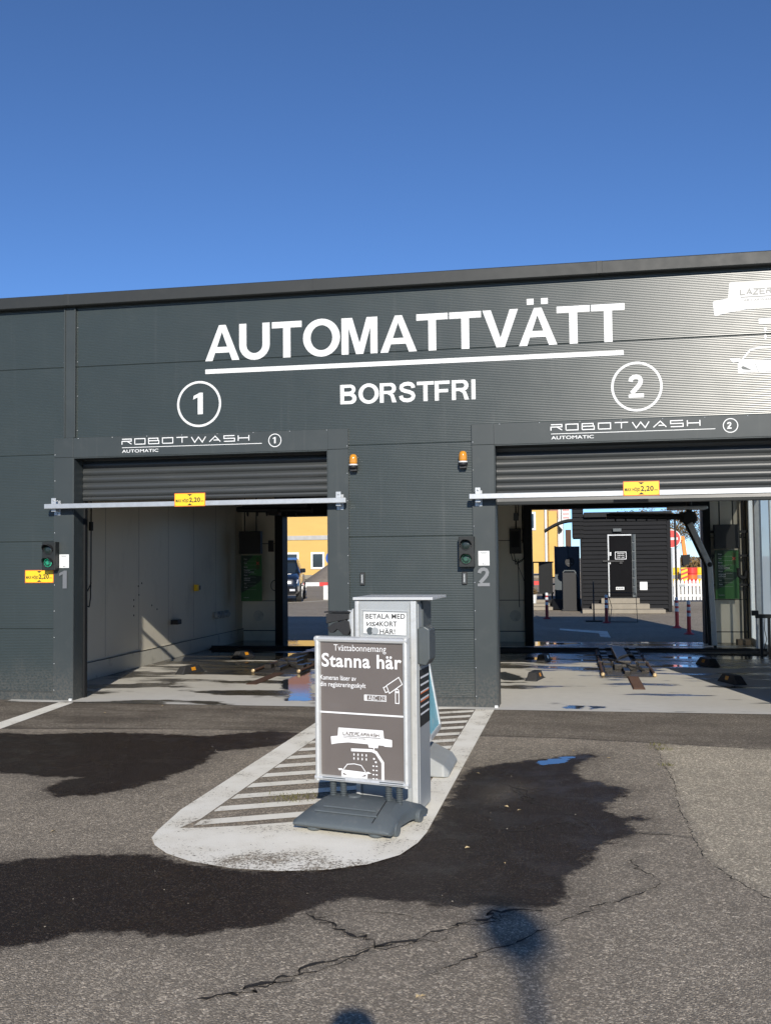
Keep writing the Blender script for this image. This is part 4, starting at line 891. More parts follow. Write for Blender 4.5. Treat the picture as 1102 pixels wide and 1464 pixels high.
# ------------------------------------------------------------------ sign in front
S = thing('forecourt_sign', 'taupe Stanna här poster sign in an aluminium frame on a grey wheeled base', 'sign', (-1.245, 5.92, 0), R(-14.5))
def base_shape(b, W, Dp, H):
    rings = []
    def ring(y, z0, z1, w): 
        return [(-w, y, z0), (-w*.6, y, z0), (0, y, z0), (w*.6, y, z0), (w, y, z0), (w, y, z1*.55+z0*.45), (w*.86, y, z1), (w*.5, y, z1*1.03), (0, y, z1*1.05), (-w*.5, y, z1*1.03), (-w*.86, y, z1), (-w, y, z1*.55+z0*.45)]
    for y, z0, z1, wf in ((-Dp/2, .045, .062, .97), (-Dp/2+.03, .03, .088, 1.0), (-Dp/4, .03, .125, .95), (-.04, .03, .15, .88), (.08, .03, .15, .88), (Dp/4, .03, .125, .93), (Dp/2-.03, .03, .085, .98), (Dp/2, .045, .06, .95)):
        rings.append(ring(y, z0, z1, W/2*wf))
    b.loft(rings); return b
b = base_shape(MB(), .63, .60, 1); bo = b.build('base', 'greybase', S, bevel=.006, autosm=50)
b = MB()
for y, w_, z in ((-.17, .17, .1335), (-.22, .20, .117)): b.beam((-w_, y, z), (w_, y, z), .010, .010)
b.build('mould_rib', 'greybase', bo, bevel=.003)
b = MB(); b.tube((.20, -.28, .098), (.17, -.02, .162), .003, n=6); b.build('seam_line', 'black', bo)
b = MB(); b.lathe((-.06, .02, .148), [(.04, 0), (.04, .016), (.03, .02)], 20); b.build('filler_cap', 'greybase', bo)
for x in (-.20, .20):
    for y in (-.22, .22):
        b = MB(); b.lathe((x, y, 0.006), [(.035, 0), (.046, .01), (.05, .04)], 20); b.build('foot', 'greybase', S, smooth=False)
for y in (-.17, .17):
    b = MB(); b.lathe((.275, y, .042), [(.036, 0), (.040, .006), (.040, .030), (.035, .036)], 20, 'x'); b.build('wheel', 'greybase', S)
for x in (-.205, -.135, .165, .235):
    b = MB(); b.tube((x, .02, .13), (x, .02, .262), .017, n=14)
    for k in range(8): b.lathe((x, .02, .150+.013*k), [(.017, 0), (.0225, .004), (.017, .008)], 14)
    b.build('spring', 'kiosk_d', S, smooth=False)
W, Z0, Z1 = .625, .240, 1.115
b = MB(); b.box(-.26, -.10, -.02, .06, .250, .268); b.box(.12, .28, -.02, .06, .250, .268); b.each('bracket', 'kiosk_d', S, bevel=.004)
b = MB()
pr = lambda a, c: None
for (x0, x1, z0, z1, vert) in ((-W/2, -W/2+.036, Z0, Z1, 1), (W/2-.036, W/2, Z0, Z1, 1), (-W/2, W/2, Z1-.036, Z1, 0), (-W/2, W/2, Z0, Z0+.036, 0)):
    if vert: b.loft([[(x0, .0, z), (x0+.006, -.016, z), (x0+.018, -.021, z), (x0+.030, -.016, z), (x1, -.004, z), (x1, .02, z), (x0, .02, z)] if x0 < 0 else [(x1, 0, z), (x1-.006, -.016, z), (x1-.018, -.021, z), (x1-.030, -.016, z), (x0, -.004, z), (x0, .02, z), (x1, .02, z)] for z in (z0+.0005, z1-.0005)])
    else: 
        o_ = z1 if z1 == Z1 else z0; s_ = -1 if z1 == Z1 else 1
        b.loft([[(x, .0005, o_), (x, -.0165, o_+s_*.006), (x, -.0215, o_+s_*.018), (x, -.0165, o_+s_*.030), (x, -.0045, o_+s_*.036), (x, .0205, o_+s_*.036), (x, .0205, o_)] for x in (x0+.001, x1-.001)])
b.build('frame', 'alu', S, autosm=35)
b = MB(); b.box(-W/2+.01, W/2-.01, .021, .03, Z0+.01, Z1-.01); b.build('back_panel', 'greybase2', S)
PWi, PZ0, PZ1 = W/2-.034, Z0+.034, Z1-.034
# gently rippled poster sheet
b = MB(); b.keep = True; nx_, nz_ = 40, 60
for j in range(nz_+1):
    for i in range(nx_+1):
        x = -PWi+2*PWi*i/nx_; z = PZ0+(PZ1-PZ0)*j/nz_
        y = .004-.0015*math.sin(9*x+4*z)*math.sin(7*z)-.002*math.exp(-((x+.2-.1*(z-.5))/.03)**2)*(z < .7)
        b.v.append((x, y, z))
b.f = [(j*(nx_+1)+i, j*(nx_+1)+i+1, (j+1)*(nx_+1)+i+1, (j+1)*(nx_+1)+i) for j in range(nz_) for i in range(nx_)]
po = b.build('poster', 'taupe', S, smooth=True)
b = MB(); yp = -.0012
u = lambda fx: -PWi+2*PWi*fx; v = lambda fz: PZ1-(PZ1-PZ0)*fz
b.text('Tvättabonnemang', u(.17), 2*PWi*.63, v(.065), .038, yp, bold=0)
b.text('Stanna här', u(.02), 2*PWi*.96, v(.185), .080, yp, bold=.022)
b.text('Kameran läser av', u(0), 2*PWi*.44, v(.285), .028, yp, bold=.012); b.text('din registreringsskylt', u(0), 2*PWi*.555, v(.335), .028, yp, bold=.012)
b.box(u(0), u(1), yp-.0005, yp, v(.535), v(.522))
cw = [(u(.80), v(.31)), (u(.945), v(.245)), (u(.985), v(.295)), (u(.835), v(.365))]; stroke(b, cw, .0055, yp, True)
stroke(b, [(u(.80), v(.315)), (u(.765), v(.325)), (u(.79), v(.36)), (u(.83), v(.35))], .0055, yp); stroke(b, [(u(.905), v(.35)), (u(.945), v(.35)), (u(.945), v(.435)), (u(.905), v(.435))], .0055, yp, True); circ(b, u(.925), v(.345), .013, .005, yp-.0003, 20)
stroke(b, [(u(.54), v(.385)), (u(.795), v(.385)), (u(.795), v(.425)), (u(.54), v(.425))], .004, yp, True); b.box(u(.535), u(.57), yp-.0006, yp-.0003, v(.425), v(.385)); b.text('ABC 123', u(.585), 2*PWi*.20, v(.42), .024, yp)
bi = MB(); wash_picture(b, bi, u(.125), PZ0+.054, .238, yp)
wp = b.build('lettering', 'print', po); bi.build('picture_detail', 'taupe', wp)

# leaning poster stand behind the kiosk
L_ = thing('poster_stand', 'tilted silver framed light blue poster stand behind the payment kiosk', 'poster stand', (-1.25, 7.50, 0), R(90))
Mt = lambda x, y, z: (x, y+.24*(.9-z)-.10, z)
b = MB(); 
for y_, zz, wv in ((-.30, .05, .30), (-.25, .10, .33), (-.05, .22, .26), (.05, .22, .26), (.25, .10, .33), (.30, .05, .30)): pass
b.loft([[(-wv, y_, .01), (wv, y_, .01), (wv*.9, y_, zz), (-wv*.9, y_, zz)] for y_, zz, wv in ((-.37, .04, .27), (-.33, .09, .30), (-.12, .20, .27), (.05, .20, .27), (.28, .10, .30), (.32, .05, .29))]); b.build('base', 'greybase2', L_, bevel=.012)
b = MB()
for a_, c_ in (((-.29, .28), (-.29, 1.14)), ((.29, .28), (.29, 1.14)), ((-.29, .28), (.29, .28)), ((-.29, 1.14), (.29, 1.14))): b.beam((a_[0], -.08-.17*(1.14-a_[1]), a_[1]), (c_[0], -.08-.17*(1.14-c_[1]), c_[1]), .045, .035, (0, 1, 0))
b.build('frame', 'alu', L_, bevel=.008)
b = MB(); b.add([(-.28, -.09-.17*.84, .29), (.28, -.09-.17*.84, .29), (.28, -.09, 1.12), (-.28, -.09, 1.12)], [(0, 1, 2, 3)]); b.build('poster', 'cyan', L_)
b = MB()
for x in (-.17, .17): b.beam((x, -.12, .2), (x, -.20, .3), .05, .03)
b.box(-.33, .33, -.20, -.165, .22, .34); b.build('bracket', 'black', L_, bevel=.004)

# ------------------------------------------------------------------ behind the building: black shed
def clad(b, x0, x1, y, z0, z1, p=.118, dep=.05, side=None):
    n = int((z1-z0)/p)
    for k in range(n+1):
        za = z0+k*p; zb = min(z1, za+p)
        if zb-za < .01: continue
        b.prism([(y-dep, za), (y-.004, zb), (y+.03, zb), (y+.03, za)], x0, x1, 'yz')
SH = thing('black_shed', 'black clapboard shed with a door, seen through bay 2', 'shed', (0, 29.2, 0))
b = MB(); clad(b, .33, 2.72, 0, .1, 2.74); b.build('front_cladding', 'shed', SH)
b = MB(); b.box(.36, 2.70, .03, 3.0, 0, 2.73); b.build('wall', 'shed', SH)
b = MB(); clad(b, .08, .40, -.02, 2.12, 3.05); b.box(.10, .40, .02, 1.2, 2.1, 3.04); b.build('sign_box', 'shed', SH)
b = MB(); b.box(.30, .345, -.05, .03, .1, 2.74); b.box(2.70, 2.80, -.05, .05, 0, 2.76); b.each('corner_board', 'shed', SH)
b = MB(); b.box(.42, 2.84, -.12, 3.1, 2.75, 2.84); b.box(.42, 2.84, -.16, -.1, 2.70, 2.83); b.build('roof', 'dark', SH)
b = MB(); b.tube((2.93, -.02, 0), (2.93, -.02, 2.62), .03); b.tube((2.8, -.02, 2.7), (2.93, -.02, 2.6), .03); b.build('downpipe', 'black', SH)
b = MB(); b.box(1.10, 1.72, -.062, -.03, .46, 2.16); dr = b.build('door', 'doorblack', SH, bevel=.003)
b = MB(); b.box(1.065, 1.10, -.075, -.03, .44, 2.20); b.box(1.10, 1.72, -.075, -.03, 2.165, 2.20); b.build('door_frame', 'galv', SH)
b = MB()
for k in range(7): b.tube((1.78, -.07, .5+.25*k), (1.78, -.07, .5+.25*k+.20), .03, .03, 8)
b.box(1.73, 1.84, -.05, -.03, .42, 2.2); b.each('hinge_guard', 'kiosk_d', SH)
b = MB(); b.box(.92, 1.5, -.10, -.075, 1.42, 1.47); b.box(1.38, 1.46, -.12, -.08, 1.36, 1.44); b.build('lock_bar', 'black', SH)
b = MB(); b.box(1.11, 1.16, -.068, -.062, 1.60, 1.70); b.box(1.11, 1.14, -.068, -.062, 1.36, 1.42); b.each('small_label', 'plate', dr)
b = MB(); stroke(b, [(1.27, 1.50), (1.57, 1.50), (1.57, 1.70), (1.27, 1.70)], .016, -.066, True)
for s_, zz in (('ÖPPETTIDER', 1.645), ('VARDAGAR', 1.595), ('07.00 - 18.00', 1.54)): b.text(s_, 1.42, .20, zz, .024, -.066, bold=.03, align='c')
b.build('lettering', 'print', dr)
b = MB(); b.box(1.27, 1.50, -.067, -.062, .63, .71); lp = b.build('letter_plate', 'plate', dr); b = MB()
for k in range(4): b.box(1.29+.05*k, 1.32+.05*k, -.069, -.0665, .65, .69)
b.build('plate_print', 'kiosk_d', lp)
b = MB(); b.box(1.93, 2.14, -.05, -.03, .62, .85); b.build('white_hatch', 'plate', SH, bevel=.003)
b = MB(); b.box(1.22, 1.45, -.14, -.03, 2.28, 2.37); b.build('door_lamp', 'kiosk_d', SH, bevel=.004)
for x0, x1, y0, z0, z1 in ((.32, 2.55, -.85, 0, .11), (.58, 2.15, -.60, .11, .25), (.85, 1.9, -.35, .25, .40)):
    b = MB(); b.box(x0, x1, y0, -.05, z0+.002, z1); b.build('step', 'stone', SH, bevel=.01)
A_ = thing('awning', 'curved dark awning sticking out left of the black shed', 'awning', (.08, 28.9, 2.45))
b = MB(); rr = []
for k in range(9):
    a = k/8; x = -.78*a; z = .20*math.cos(a*1.55)-.02-.10*a*a; rr.append([(x, -.25, z), (x, .7, z), (x, .7, z+.02), (x, -.25, z+.02)])
b.loft(rr); b.build('sheet', 'black', A_)
b = MB()
for y in (-.25, .2, .7):
    q = [(-.78*k/8, .20*math.cos(k/8*1.55)-.05-.10*(k/8)**2) for k in range(9)]
    b.loft([[(x, y-.015, z-.025), (x, y+.015, z-.025), (x, y+.015, z+.022), (x, y-.015, z+.022)] for x, z in q])
b.each('rib', 'dark', A_)
# terminal, disc sign, planter, steps, fences
t_ = thing('waste_bin', 'tall black bin left of the black shed', 'bin', (.0, 29.9, 0))
b = MB(); b.box(-.22, .20, -.2, .2, .04, 1.12); b.box(-.25, .25, -.23, .23, 0, .05); b.build('body', 'black', t_, bevel=.01)
b = MB(); b.prism([(-.22, 1.12), (-.17, 1.19), (.13, 1.19), (.30, .92), (.26, .92), (.11, 1.16), (-.16, 1.16), (-.19, 1.12)], -.21, .21, 'xz'); b.build('lid', 'kiosk_d', t_)
t_ = thing('round_sign', 'round black sign above the tall black bin', 'sign', (.0, 30.5, 0))
b = MB(); b.tube((0, 0, 0), (0, 0, 1.3), .02); b.build('pole', 'black', t_); b = MB(); b.lathe((0, 0, 1.42), [(.14, 0), (.14, .02)], 28, 'y'); b.build('disc', 'black', t_)
b = MB(); b.box(-.08, .08, -.024, -.022, 1.37, 1.385); b.build('print', 'kiosk_d', t_)
b = MB(); b.box(-.47, .30, 31.5, 31.56, 0, 1.90); b.box(-.47, -.43, 31.47, 31.5, 0, 1.92); b.box(-.1, -.06, 31.47, 31.5, 0, 1.92)
tag(b.build('tall_fence', 'fence', bevel=.003), 'tall slate grey fence panel between the yellow house and the black shed', 'fence')
t_ = thing('terrace_fence', 'low dark terrace fence in front of the yellow house', 'fence', (-1.9, 31.2, 0))
b = MB()
for x in (0, .75, 1.32): b.box(x, x+.05, 0, .05, .3, 1.44)
b.each('post', 'dark', t_); b = MB(); b.box(0, 1.4, .01, .04, 1.40, 1.44); b.box(.05, 1.4, .015, .035, .45, .50); b.each('rail', 'dark', t_)
b = MB(); b.box(.3, .75, .018, .024, .5, 1.40); b.build('pane', 'fence', t_); b = MB(); b.box(.95, 1.33, .012, .03, .45, 1.40); b.build('pane', 'dark', t_)
b = MB(); b.box(.44, .64, -.01, .01, 1.26, 1.36); b.build('small_notice', 'yellow', t_)
t_ = thing('terrace_table', 'grey terrace table behind the low fence', 'table', (-1.25, 32.2, .30)); b = MB(); b.box(-.45, .45, -.35, .35, .70, .74); b.build('tabletop', 'kiosk', t_, bevel=.004)
for x in (-.4, .4):
    b = MB(); b.box(x-.02, x+.02, -.3, .3, 0, .70); b.build('leg', 'dark', t_)
def chair(x, y, rz, lb):
    t_ = thing('terrace_chair', lb, 'chair', (x, y, .30), rz, 'dark chairs on the terrace')
    b = MB(); b.box(-.25, .25, -.25, .25, .40, .44); b.build('seat', 'black', t_, bevel=.01); b = MB(); b.loft([[(-.25, .22, .44), (.25, .22, .44), (.25, .27, .44), (-.25, .27, .44)], [(-.22, .32, .85), (.22, .32, .85), (.22, .36, .85), (-.22, .36, .85)]]); b.build('backrest', 'black', t_)
    for sx in (-.22, .22):
        for sy in (-.22, .22): b = MB(); b.tube((sx, sy, 0), (sx, sy, .41), .018); b.build('leg', 'black', t_)
        b = MB(); b.box(sx-.02, sx+.02, -.22, .25, .62, .65); b.tube((sx, -.2, .4), (sx, -.2, .63), .015); b.build('armrest', 'black', t_)
chair(-.55, 32.0, R(-80), 'dark terrace chair right of the table'); chair(-1.75, 32.0, R(85), 'dark terrace chair left of the table')
b = MB(); b.box(-2.6, .25, 30.95, 34, .004, .28); structure(b.build('terrace', 'dark', bevel=.01))
b = MB()
for k in range(3): b.box(-2.6, -.62-.0+.10*(2-k)-.1, 30.1+.28*k, 30.95, .004+.095*k, .095*(k+1))
tag(b.build('stone_steps', 'stone', bevel=.008), 'pale stone steps up to the terrace, seen through bay 2', 'steps')
b = MB(); b.prism([(30.2, .01), (30.95, .28), (30.95, .30), (30.1, .03)], -.55, .3, 'yz'); tag(b.build('ramp', 'dark'), 'dark sloping ramp between the steps and the tall bin', 'ramp')
t_ = thing('planter', 'white pot with brown dried plant on the stone steps', 'planter', (-1.12, 30.6, .19))
b = MB(); b.lathe((0, 0, 0), [(.10, 0), (.13, .26), (.12, .26), (.11, .22)], 20); b.build('pot', 'plate', t_)
def tuft(b, c, r, n, sz, flat_=1):
    for _ in range(n):
        d = Vector(np.random.normal(size=3)); d.normalize(); p = Vector(c)+Vector((d.x*r[0], d.y*r[1], d.z*r[2]))*(random.random()**.45)
        a = Vector(np.random.normal(size=3)).normalized()*sz*random.uniform(.5, 1.2); c2 = Vector(np.random.normal(size=3)).normalized()*sz*.6
        b.add([p-a, p+c2, p+a, p-c2], [(0, 1, 2, 3)])
b = MB(); b.keep = True; tuft(b, (0, 0, .36), (.18, .18, .14), 260, .03); b.build('foliage', 'leaf', t_)
# free standing items on the rear lot
def bollard(x, y, lb, m1='redp', m2='plate', h=.66):
    t_ = thing('traffic_bollard', lb, 'bollard', (x, y, 0), 0, 'red and white plastic bollards')
    b = MB(); b.lathe((0, 0, 0), [(.10, .002), (.10, .015), (.055, .04), (.042, .06)], 20); b.build('base', m1, t_)
    zs = [.06, .36, .43, .48, .55, .60, h]; 
    for i in range(6):
        b = MB(); b.lathe((0, 0, 0), [(.041-.001*i, zs[i]), (.040-.001*i, zs[i+1])] + ([(.02, h+.01)] if i == 5 else []), 20); b.build('band', m2 if i % 2 else m1, t_)
bollard(-.60, 25.95, 'red bollard with white bands in shade, nearest the white planter', 'redp_shade'); bollard(.83, 24.35, 'red bollard with white bands in shade, in front of the shed steps', 'redp_shade')  # these two take the red with shade painted in
bollard(2.28, 22.75, 'sunlit red bollard with white bands in front of the picket fence'); bollard(2.33, 20.95, 'red bollard with white bands, rightmost and nearest the bay door', 'redp')
t_ = thing('pole_stand', 'thin black pole on a flat foot in front of the shed', 'pole', (.55, 24.9, 0)); b = MB(); b.tube((0, 0, .02), (0, 0, 1.0), .018); b.build('pole', 'black', t_); b = MB(); b.box(-.2, .2, -.15, .15, .004, .03); b.build('foot', 'black', t_)
t_ = thing('wire_sign_frame', 'empty thin black wire sign frame in front of the shed steps', 'frame', (1.2, 24.6, 0))
b = MB(); b.path([(-.28, .1, .0), (-.22, .35, .35), (-.33, 0, .72), (.33, 0, .70), (.36, 0, 0)], .008, 6); b.build('frame', 'black', t_); b = MB(); b.path([(-.33, 0, .72), (-.30, -.2, 0)], .008, 6); b.path([(-.28, .1, .01), (.36, 0, .01)], .008, 6); b.build('leg', 'black', t_)
t_ = thing('picket_fence', 'white wooden picket fence behind the bollards', 'fence', (3.35, 35.5, 0))
b = MB()
for k in range(14): x = k*.125; b.prism([(x, .06), (x+.085, .06), (x+.085, .70), (x+.0425, .78), (x, .70)], 0, .02, 'xz')
b.build('picket', 'whitewood', t_)
b = MB(); b.box(-.05, 1.75, .021, .05, .18, .25); b.box(-.05, 1.75, .021, .05, .55, .62); b.each('rail', 'whitewood', t_); b = MB(); b.box(.3, .5, -.01, 0, .52, .60); b.build('small_plate', 'kiosk', t_)
t_ = thing('no_entry_sign', 'round red and white road sign right of the shed', 'road sign', (3.19, 33.0, 0)); b = MB(); b.tube((0, .03, 0), (0, .03, 2.3), .03); b.build('pole', 'galv', t_)
b = MB(); b.lathe((0, 0, 2.12), [(.30, 0), (.30, .01)], 32, 'y'); b.build('rim', 'plate', t_); b = MB(); b.lathe((0, -.011, 2.12), [(.27, 0), (.27, .003)], 32, 'y'); b.build('disc', 'redp', t_); b = MB(); b.box(-.2, .2, -.018, -.0145, 2.08, 2.16); b.build('bar', 'plate', t_)
E_ = thing('excavator', 'orange excavator working far behind the picket fence', 'excavator', (7.2, 72, 0))
b = MB(); b.box(-1.6, .2, -1, 1.0, 1.0, 2.0); b.build('house', 'excav', E_, bevel=.05); b = MB(); b.box(-1.5, -.4, -.9, -.1, 2.0, 2.95); b.build('cab', 'glass', E_, bevel=.05)
b = MB(); b.beam((-.3, 0, 1.8), (-.55, 0, 3.0), .3, .35, (0, 1, 0)); b.beam((-.6, 0, 2.95), (.55, 0, 2.75), .3, .45, (0, 1, 0)); b.beam((.5, 0, 2.9), (.65, 0, 1.6), .25, .3, (0, 1, 0)); b.build('boom', 'excav', E_, bevel=.02)
b = MB(); b.prism([(.4, 1.6), (.95, 1.65), (.9, 1.0), (.5, .85)], -.4, .4, 'xz'); b.build('bucket', 'dark', E_)
for y in (-1.0, .7): b = MB(); b.prism([(-1.8, .2), (-1.5, 0), (.3, 0), (.6, .2), (.6, .7), (.3, .9), (-1.5, .9), (-1.8, .7)], y, y+.4, 'xz'); b.build('track', 'rubber', E_)
t_ = thing('site_trailer', 'white box trailer parked behind the road barriers', 'trailer', (6.0, 62, 0)); b = MB(); b.box(-1.0, .35, -1.2, 1.2, .5, 1.95); b.build('trailer_box', 'plate', t_, bevel=.03)
for x in (-.7, 0): b = MB(); b.lathe((x, -1.2, .35), [(.35, 0), (.35, .2)], 20, 'y'); b.build('wheel', 'tyre', t_)
for k, (x, y, c_, lb) in enumerate(((4.95, 50.3, 'yellow', 'yellow plastic drum left of the striped barrier'), (5.75, 50, 'redp', 'red plastic drum right of the striped barrier'), (6.15, 50.2, 'yellow', 'yellow plastic drum beside the red drum'), (6.6, 50.1, 'yellow', 'yellow plastic drum at the right end of the row'))):
    t_ = thing('site_drum', lb, 'drum', (x, y, .1), 0, 'coloured drums at the road works'); b = MB(); b.lathe((0, 0, 0), [(.26, 0), (.27, .03), (.25, .06), (.25, .28), (.27, .31), (.25, .34), (.25, .60), (.27, .63), (.27, .9)], 18); b.build('body', c_, t_)
    b = MB(); b.lathe((0, 0, .36), [(.2515, 0), (.2515, .18)], 18); b.build('band', 'orange' if c_ == 'redp' else 'greybase2', t_)
t_ = thing('striped_barrier', 'red and yellow diagonally striped road barrier post', 'barrier', (5.36, 49.6, 0)); b = MB(); b.box(-.15, .15, 0, .05, .15, 1.0); b.build('panel', 'yellow', t_)
b = MB()
for k in range(4): b.flat([(-.149, .2+.21*k), (.149, .32+.21*k), (.149, min(.995, .42+.21*k)), (-.149, .30+.21*k)], -.003)
b.build('stripe', 'redp', t_); b = MB(); b.box(-.25, .25, -.15, .2, .004, .15); b.build('foot', 'rubber', t_)
def lamp_post(x, y, h, lb, r=.05):
    t_ = thing('street_lamp', lb, 'street lamp', (x, y, 0)); b = MB(); b.tube((0, 0, 0), (0, 0, h), r, r*.6); b.build('pole', 'galv', t_); b = MB(); b.beam((0, 0, h), (-.9, 0, h+.12), .05, .05); b.build('arm', 'galv', t_); b = MB(); b.box(-1.35, -.8, -.12, .12, h+.08, h+.18); b.build('lamp_head', 'kiosk', t_, bevel=.03)
lamp_post(5.75, 46, 6, 'thin grey street lamp behind the picket fence, nearest the road works'); lamp_post(8.2, 66, 8, 'tall street lamp pole standing beside the bare brown trees', .08)

def tree(x, y, h, r, lb, leaf, n=5200):
    t_ = thing('tree', lb, 'tree', (x, y, 0), 0, 'trees beyond the road works')
    b = MB(); b.tube((0, 0, 0), (.05, 0, h*.35), .16, .11, 10); tips = []
    for k in range(9):
        a = k*2.4; p = Vector((.05, 0, h*(.28+.06*k*.6))); q = p+Vector((math.cos(a)*r*.7, math.sin(a)*r*.7, h*.32)); b.tube(p, q, .06, .02, 6); tips.append(q)
        for j in range(3): q2 = q+Vector(np.random.normal(size=3))*r*.3; b.tube(q.lerp(p, .3), q2, .02, .006, 5); tips.append(q2)
    b.tube((.05, 0, h*.35), (0, 0, h*.85), .1, .03, 8); b.build('trunk', 'bark', t_, smooth=False)
    b = MB(); b.keep = True
    for q in tips:
        tuft(b, q, (r*.34, r*.34, h*.10), n//len(tips), .085)
    b.build('crown', leaf, t_)
tree(8.6, 92, 5.6, 2.3, 'brown autumn tree beyond the excavator, the left one', 'leaf'); tree(12.2, 90, 7.5, 2.8, 'tall brown tree beyond the road works, the right one', 'leaf'); tree(5.0, 105, 5.4, 2.6, 'distant olive green tree just right of the shed roof', 'leafg')
b = MB(); b.keep = True; tuft(b, (9, 78, .7), (6, .8, .8), 5200, .12); o = b.build('hedge', 'leaf'); tag(o, 'low brown hedge along the far road', 'hedge')

# yellow house
Y_ = thing('yellow_building', 'long yellow rendered building with white framed windows behind the car wash', 'building', (0, 77, 0))
b = MB(); b.box(-46, -1.62, 0, 11, 0, 7.2); b.build('wall', 'yellowwall', Y_)
b = MB(); b.box(-46, -9, -.06, 0, 3.12, 3.46); b.build('band', 'greyband', Y_); b = MB(); b.box(-46, -1.55, -.08, 0, 0, .34); b.build('plinth', 'stone', Y_)
b = MB(); b.prism([(-.5, 7.2), (5.5, 9.6), (11.5, 7.2)], -46.5, -1.2, 'yz'); b.build('roof', 'pinkroof', Y_)
def window(xc, z0, z1, wd=1.1):
    b = MB()
    x0, x1 = xc-wd/2, xc+wd/2; fwd = .15
    b.box(x0, x1, -.07, -.002, z0, z0+fwd); b.box(x0, x1, -.07, -.002, z1-fwd, z1); b.box(x0, x0+fwd, -.069, -.002, z0+fwd, z1-fwd); b.box(x1-fwd, x1, -.069, -.002, z0+fwd, z1-fwd)
    w_ = b.build('window', 'whitewood', Y_); b = MB(); b.box(x0+fwd, x1-fwd, -.03, -.004, z0+fwd, z1-fwd); b.build('pane', 'glass', w_)
for k in range(12): window(-19.75-2.05*4+2.087*k, .80, 2.14)
for k in range(3): window(-3.05-3.0*k, 3.62, 5.02)
b = MB(); b.tube((-1.75, -.12, 0), (-1.75, -.12, 7.1), .09); b.build('downpipe', 'plate', Y_)
b = MB(); b.box(-1.60, -.95, 3.0, 10, 0, 5.2); b.build('side_wing', 'yellowwall', Y_)
H_ = thing('white_house', 'white rendered house with brick gable behind the yellow building', 'house', (0, 92, 0))
b = MB(); b.box(-1.9, -.55, 0, 9, 0, 6.4); b.build('wall', 'paleblue', H_); b = MB(); b.box(-2.0, -.95, -.2, 8, 5.0, 7.6); b.build('gable', 'pinkroof', H_); b = MB(); b.beam((-1.75, -.3, 5.1), (-.7, -.3, 3.9), .3, .3, (0, 1, 0)); b.build('eave', 'dark', H_); b = MB(); b.box(-.35, .15, -.4, 0, 2.5, 4.0); b.build('balcony', 'rust', H_)
b = MB(); b.box(-.65, .1, -.3, -.2, 4.75, 6.2); sg = b.build('white_board', 'plate', H_); b = MB()
for k in range(3): b.box(-.55, 0, -.32, -.30, 5.05+.35*k, 5.12+.35*k)
b.build('board_print', 'redp', sg)
b = MB(); b.add([(-60, 60, .02), (-7, 60, .02), (-7, 76.9, .02), (-60, 76.9, .02)], [(0, 1, 2, 3)]); structure(b.build('grass_verge', 'grass'))
b = MB(); b.add([(-60, 66, .03), (-7, 66, .03), (-7, 71, .03), (-60, 71, .03)], [(0, 1, 2, 3)]); structure(b.build('path', 'stone'))
K1, K2 = MB(), MB()
for k in range(26): (K1 if k % 2 else K2).box(-40+1.5*k, -40+1.5*(k+1)-.01, 57.3, 57.7, .0, .22)
kb = thing('painted_kerb', 'red and white painted kerb line in front of the yellow building', 'kerb', (0, 0, 0)); kb2 = K1.build('red_block', 'redp', kb); K2.build('white_block', 'plate', kb)
b = MB(); rg = []
for rr_, zz in ((2.3, 0), (1.7, .35), (1.1, .75), (.5, 1.15), (.1, 1.35)): rg.append([(-15.2+rr_*math.cos(a)*(1+.1*math.sin(3*a)), 64+rr_*math.sin(a), zz+.02) for a in np.linspace(0, 2*math.pi, 21)[:-1]])
b.loft(rg); tag(b.build('gravel_mound', 'soil', smooth=True), 'grey brown gravel mound in front of the yellow building', 'mound')
b = MB(); b.box(-9.42, -8.4, 37.8, 38.3, .004, .56); o = b.build('white_block', 'plate', bevel=.02); o.name = 'concrete_block'; tag(o, 'white painted concrete block right of the parked car', 'block')
t_ = thing('parking_sign', 'round blue road sign beside the concrete block', 'road sign', (-8.88, 37.2, 0)); b = MB(); b.tube((0, .03, 0), (0, .03, 1.95), .03); b.build('pole', 'galv', t_); b = MB(); b.lathe((0, 0, 1.62), [(.28, 0), (.28, .015)], 28, 'y'); b.build('disc', 'bluep', t_)

# parked car
Cr = thing('parked_car', 'dark suv parked nose towards the car wash, seen through bay 1', 'car', (-11.12, 37.6, 0), R(12))
b = MB(); rings = []
for y, zb, zt, wv in ((-2.22, .42, .72, .70), (-2.15, .32, .88, .82), (-1.9, .28, .98, .90), (-1.0, .26, 1.10, .93), (0, .25, 1.12, .935), (1.4, .26, 1.12, .93), (2.0, .32, 1.05, .88), (2.2, .45, .85, .78)):
    rings.append([(-wv*.92, y, zb), (wv*.92, y, zb), (wv, y, zb+.12), (wv*1.0, y, (zb+zt)/2), (wv*.96, y, zt-.10), (wv*.82, y, zt), (-wv*.82, y, zt), (-wv*.96, y, zt-.10), (-wv*1.0, y, (zb+zt)/2), (-wv, y, zb+.12)])
b.loft(rings); b.build('body', 'carpaint', Cr, bevel=.03, autosm=40)
b = MB(); b.loft([[(-wv, y, 1.06), (wv, y, 1.06), (wv*.80, y2, z), (-wv*.80, y2, z)] for y, y2, z, wv in ((-1.05, -1.0, 1.10, .84), (-.45, -.3, 1.52, .86), (.4, .4, 1.62, .87), (1.3, 1.2, 1.56, .86), (1.9, 1.75, 1.15, .82))]); b.build('cabin_glass', 'glass', Cr, autosm=40)
b = MB(); b.loft([[(-wv, y, z), (wv, y, z), (wv*.9, y, z+.05), (-wv*.9, y, z+.05)] for y, z, wv in ((-.32, 1.52, .68), (.4, 1.605, .70), (1.2, 1.55, .69))]); b.build('roof', 'carpaint', Cr, bevel=.01)
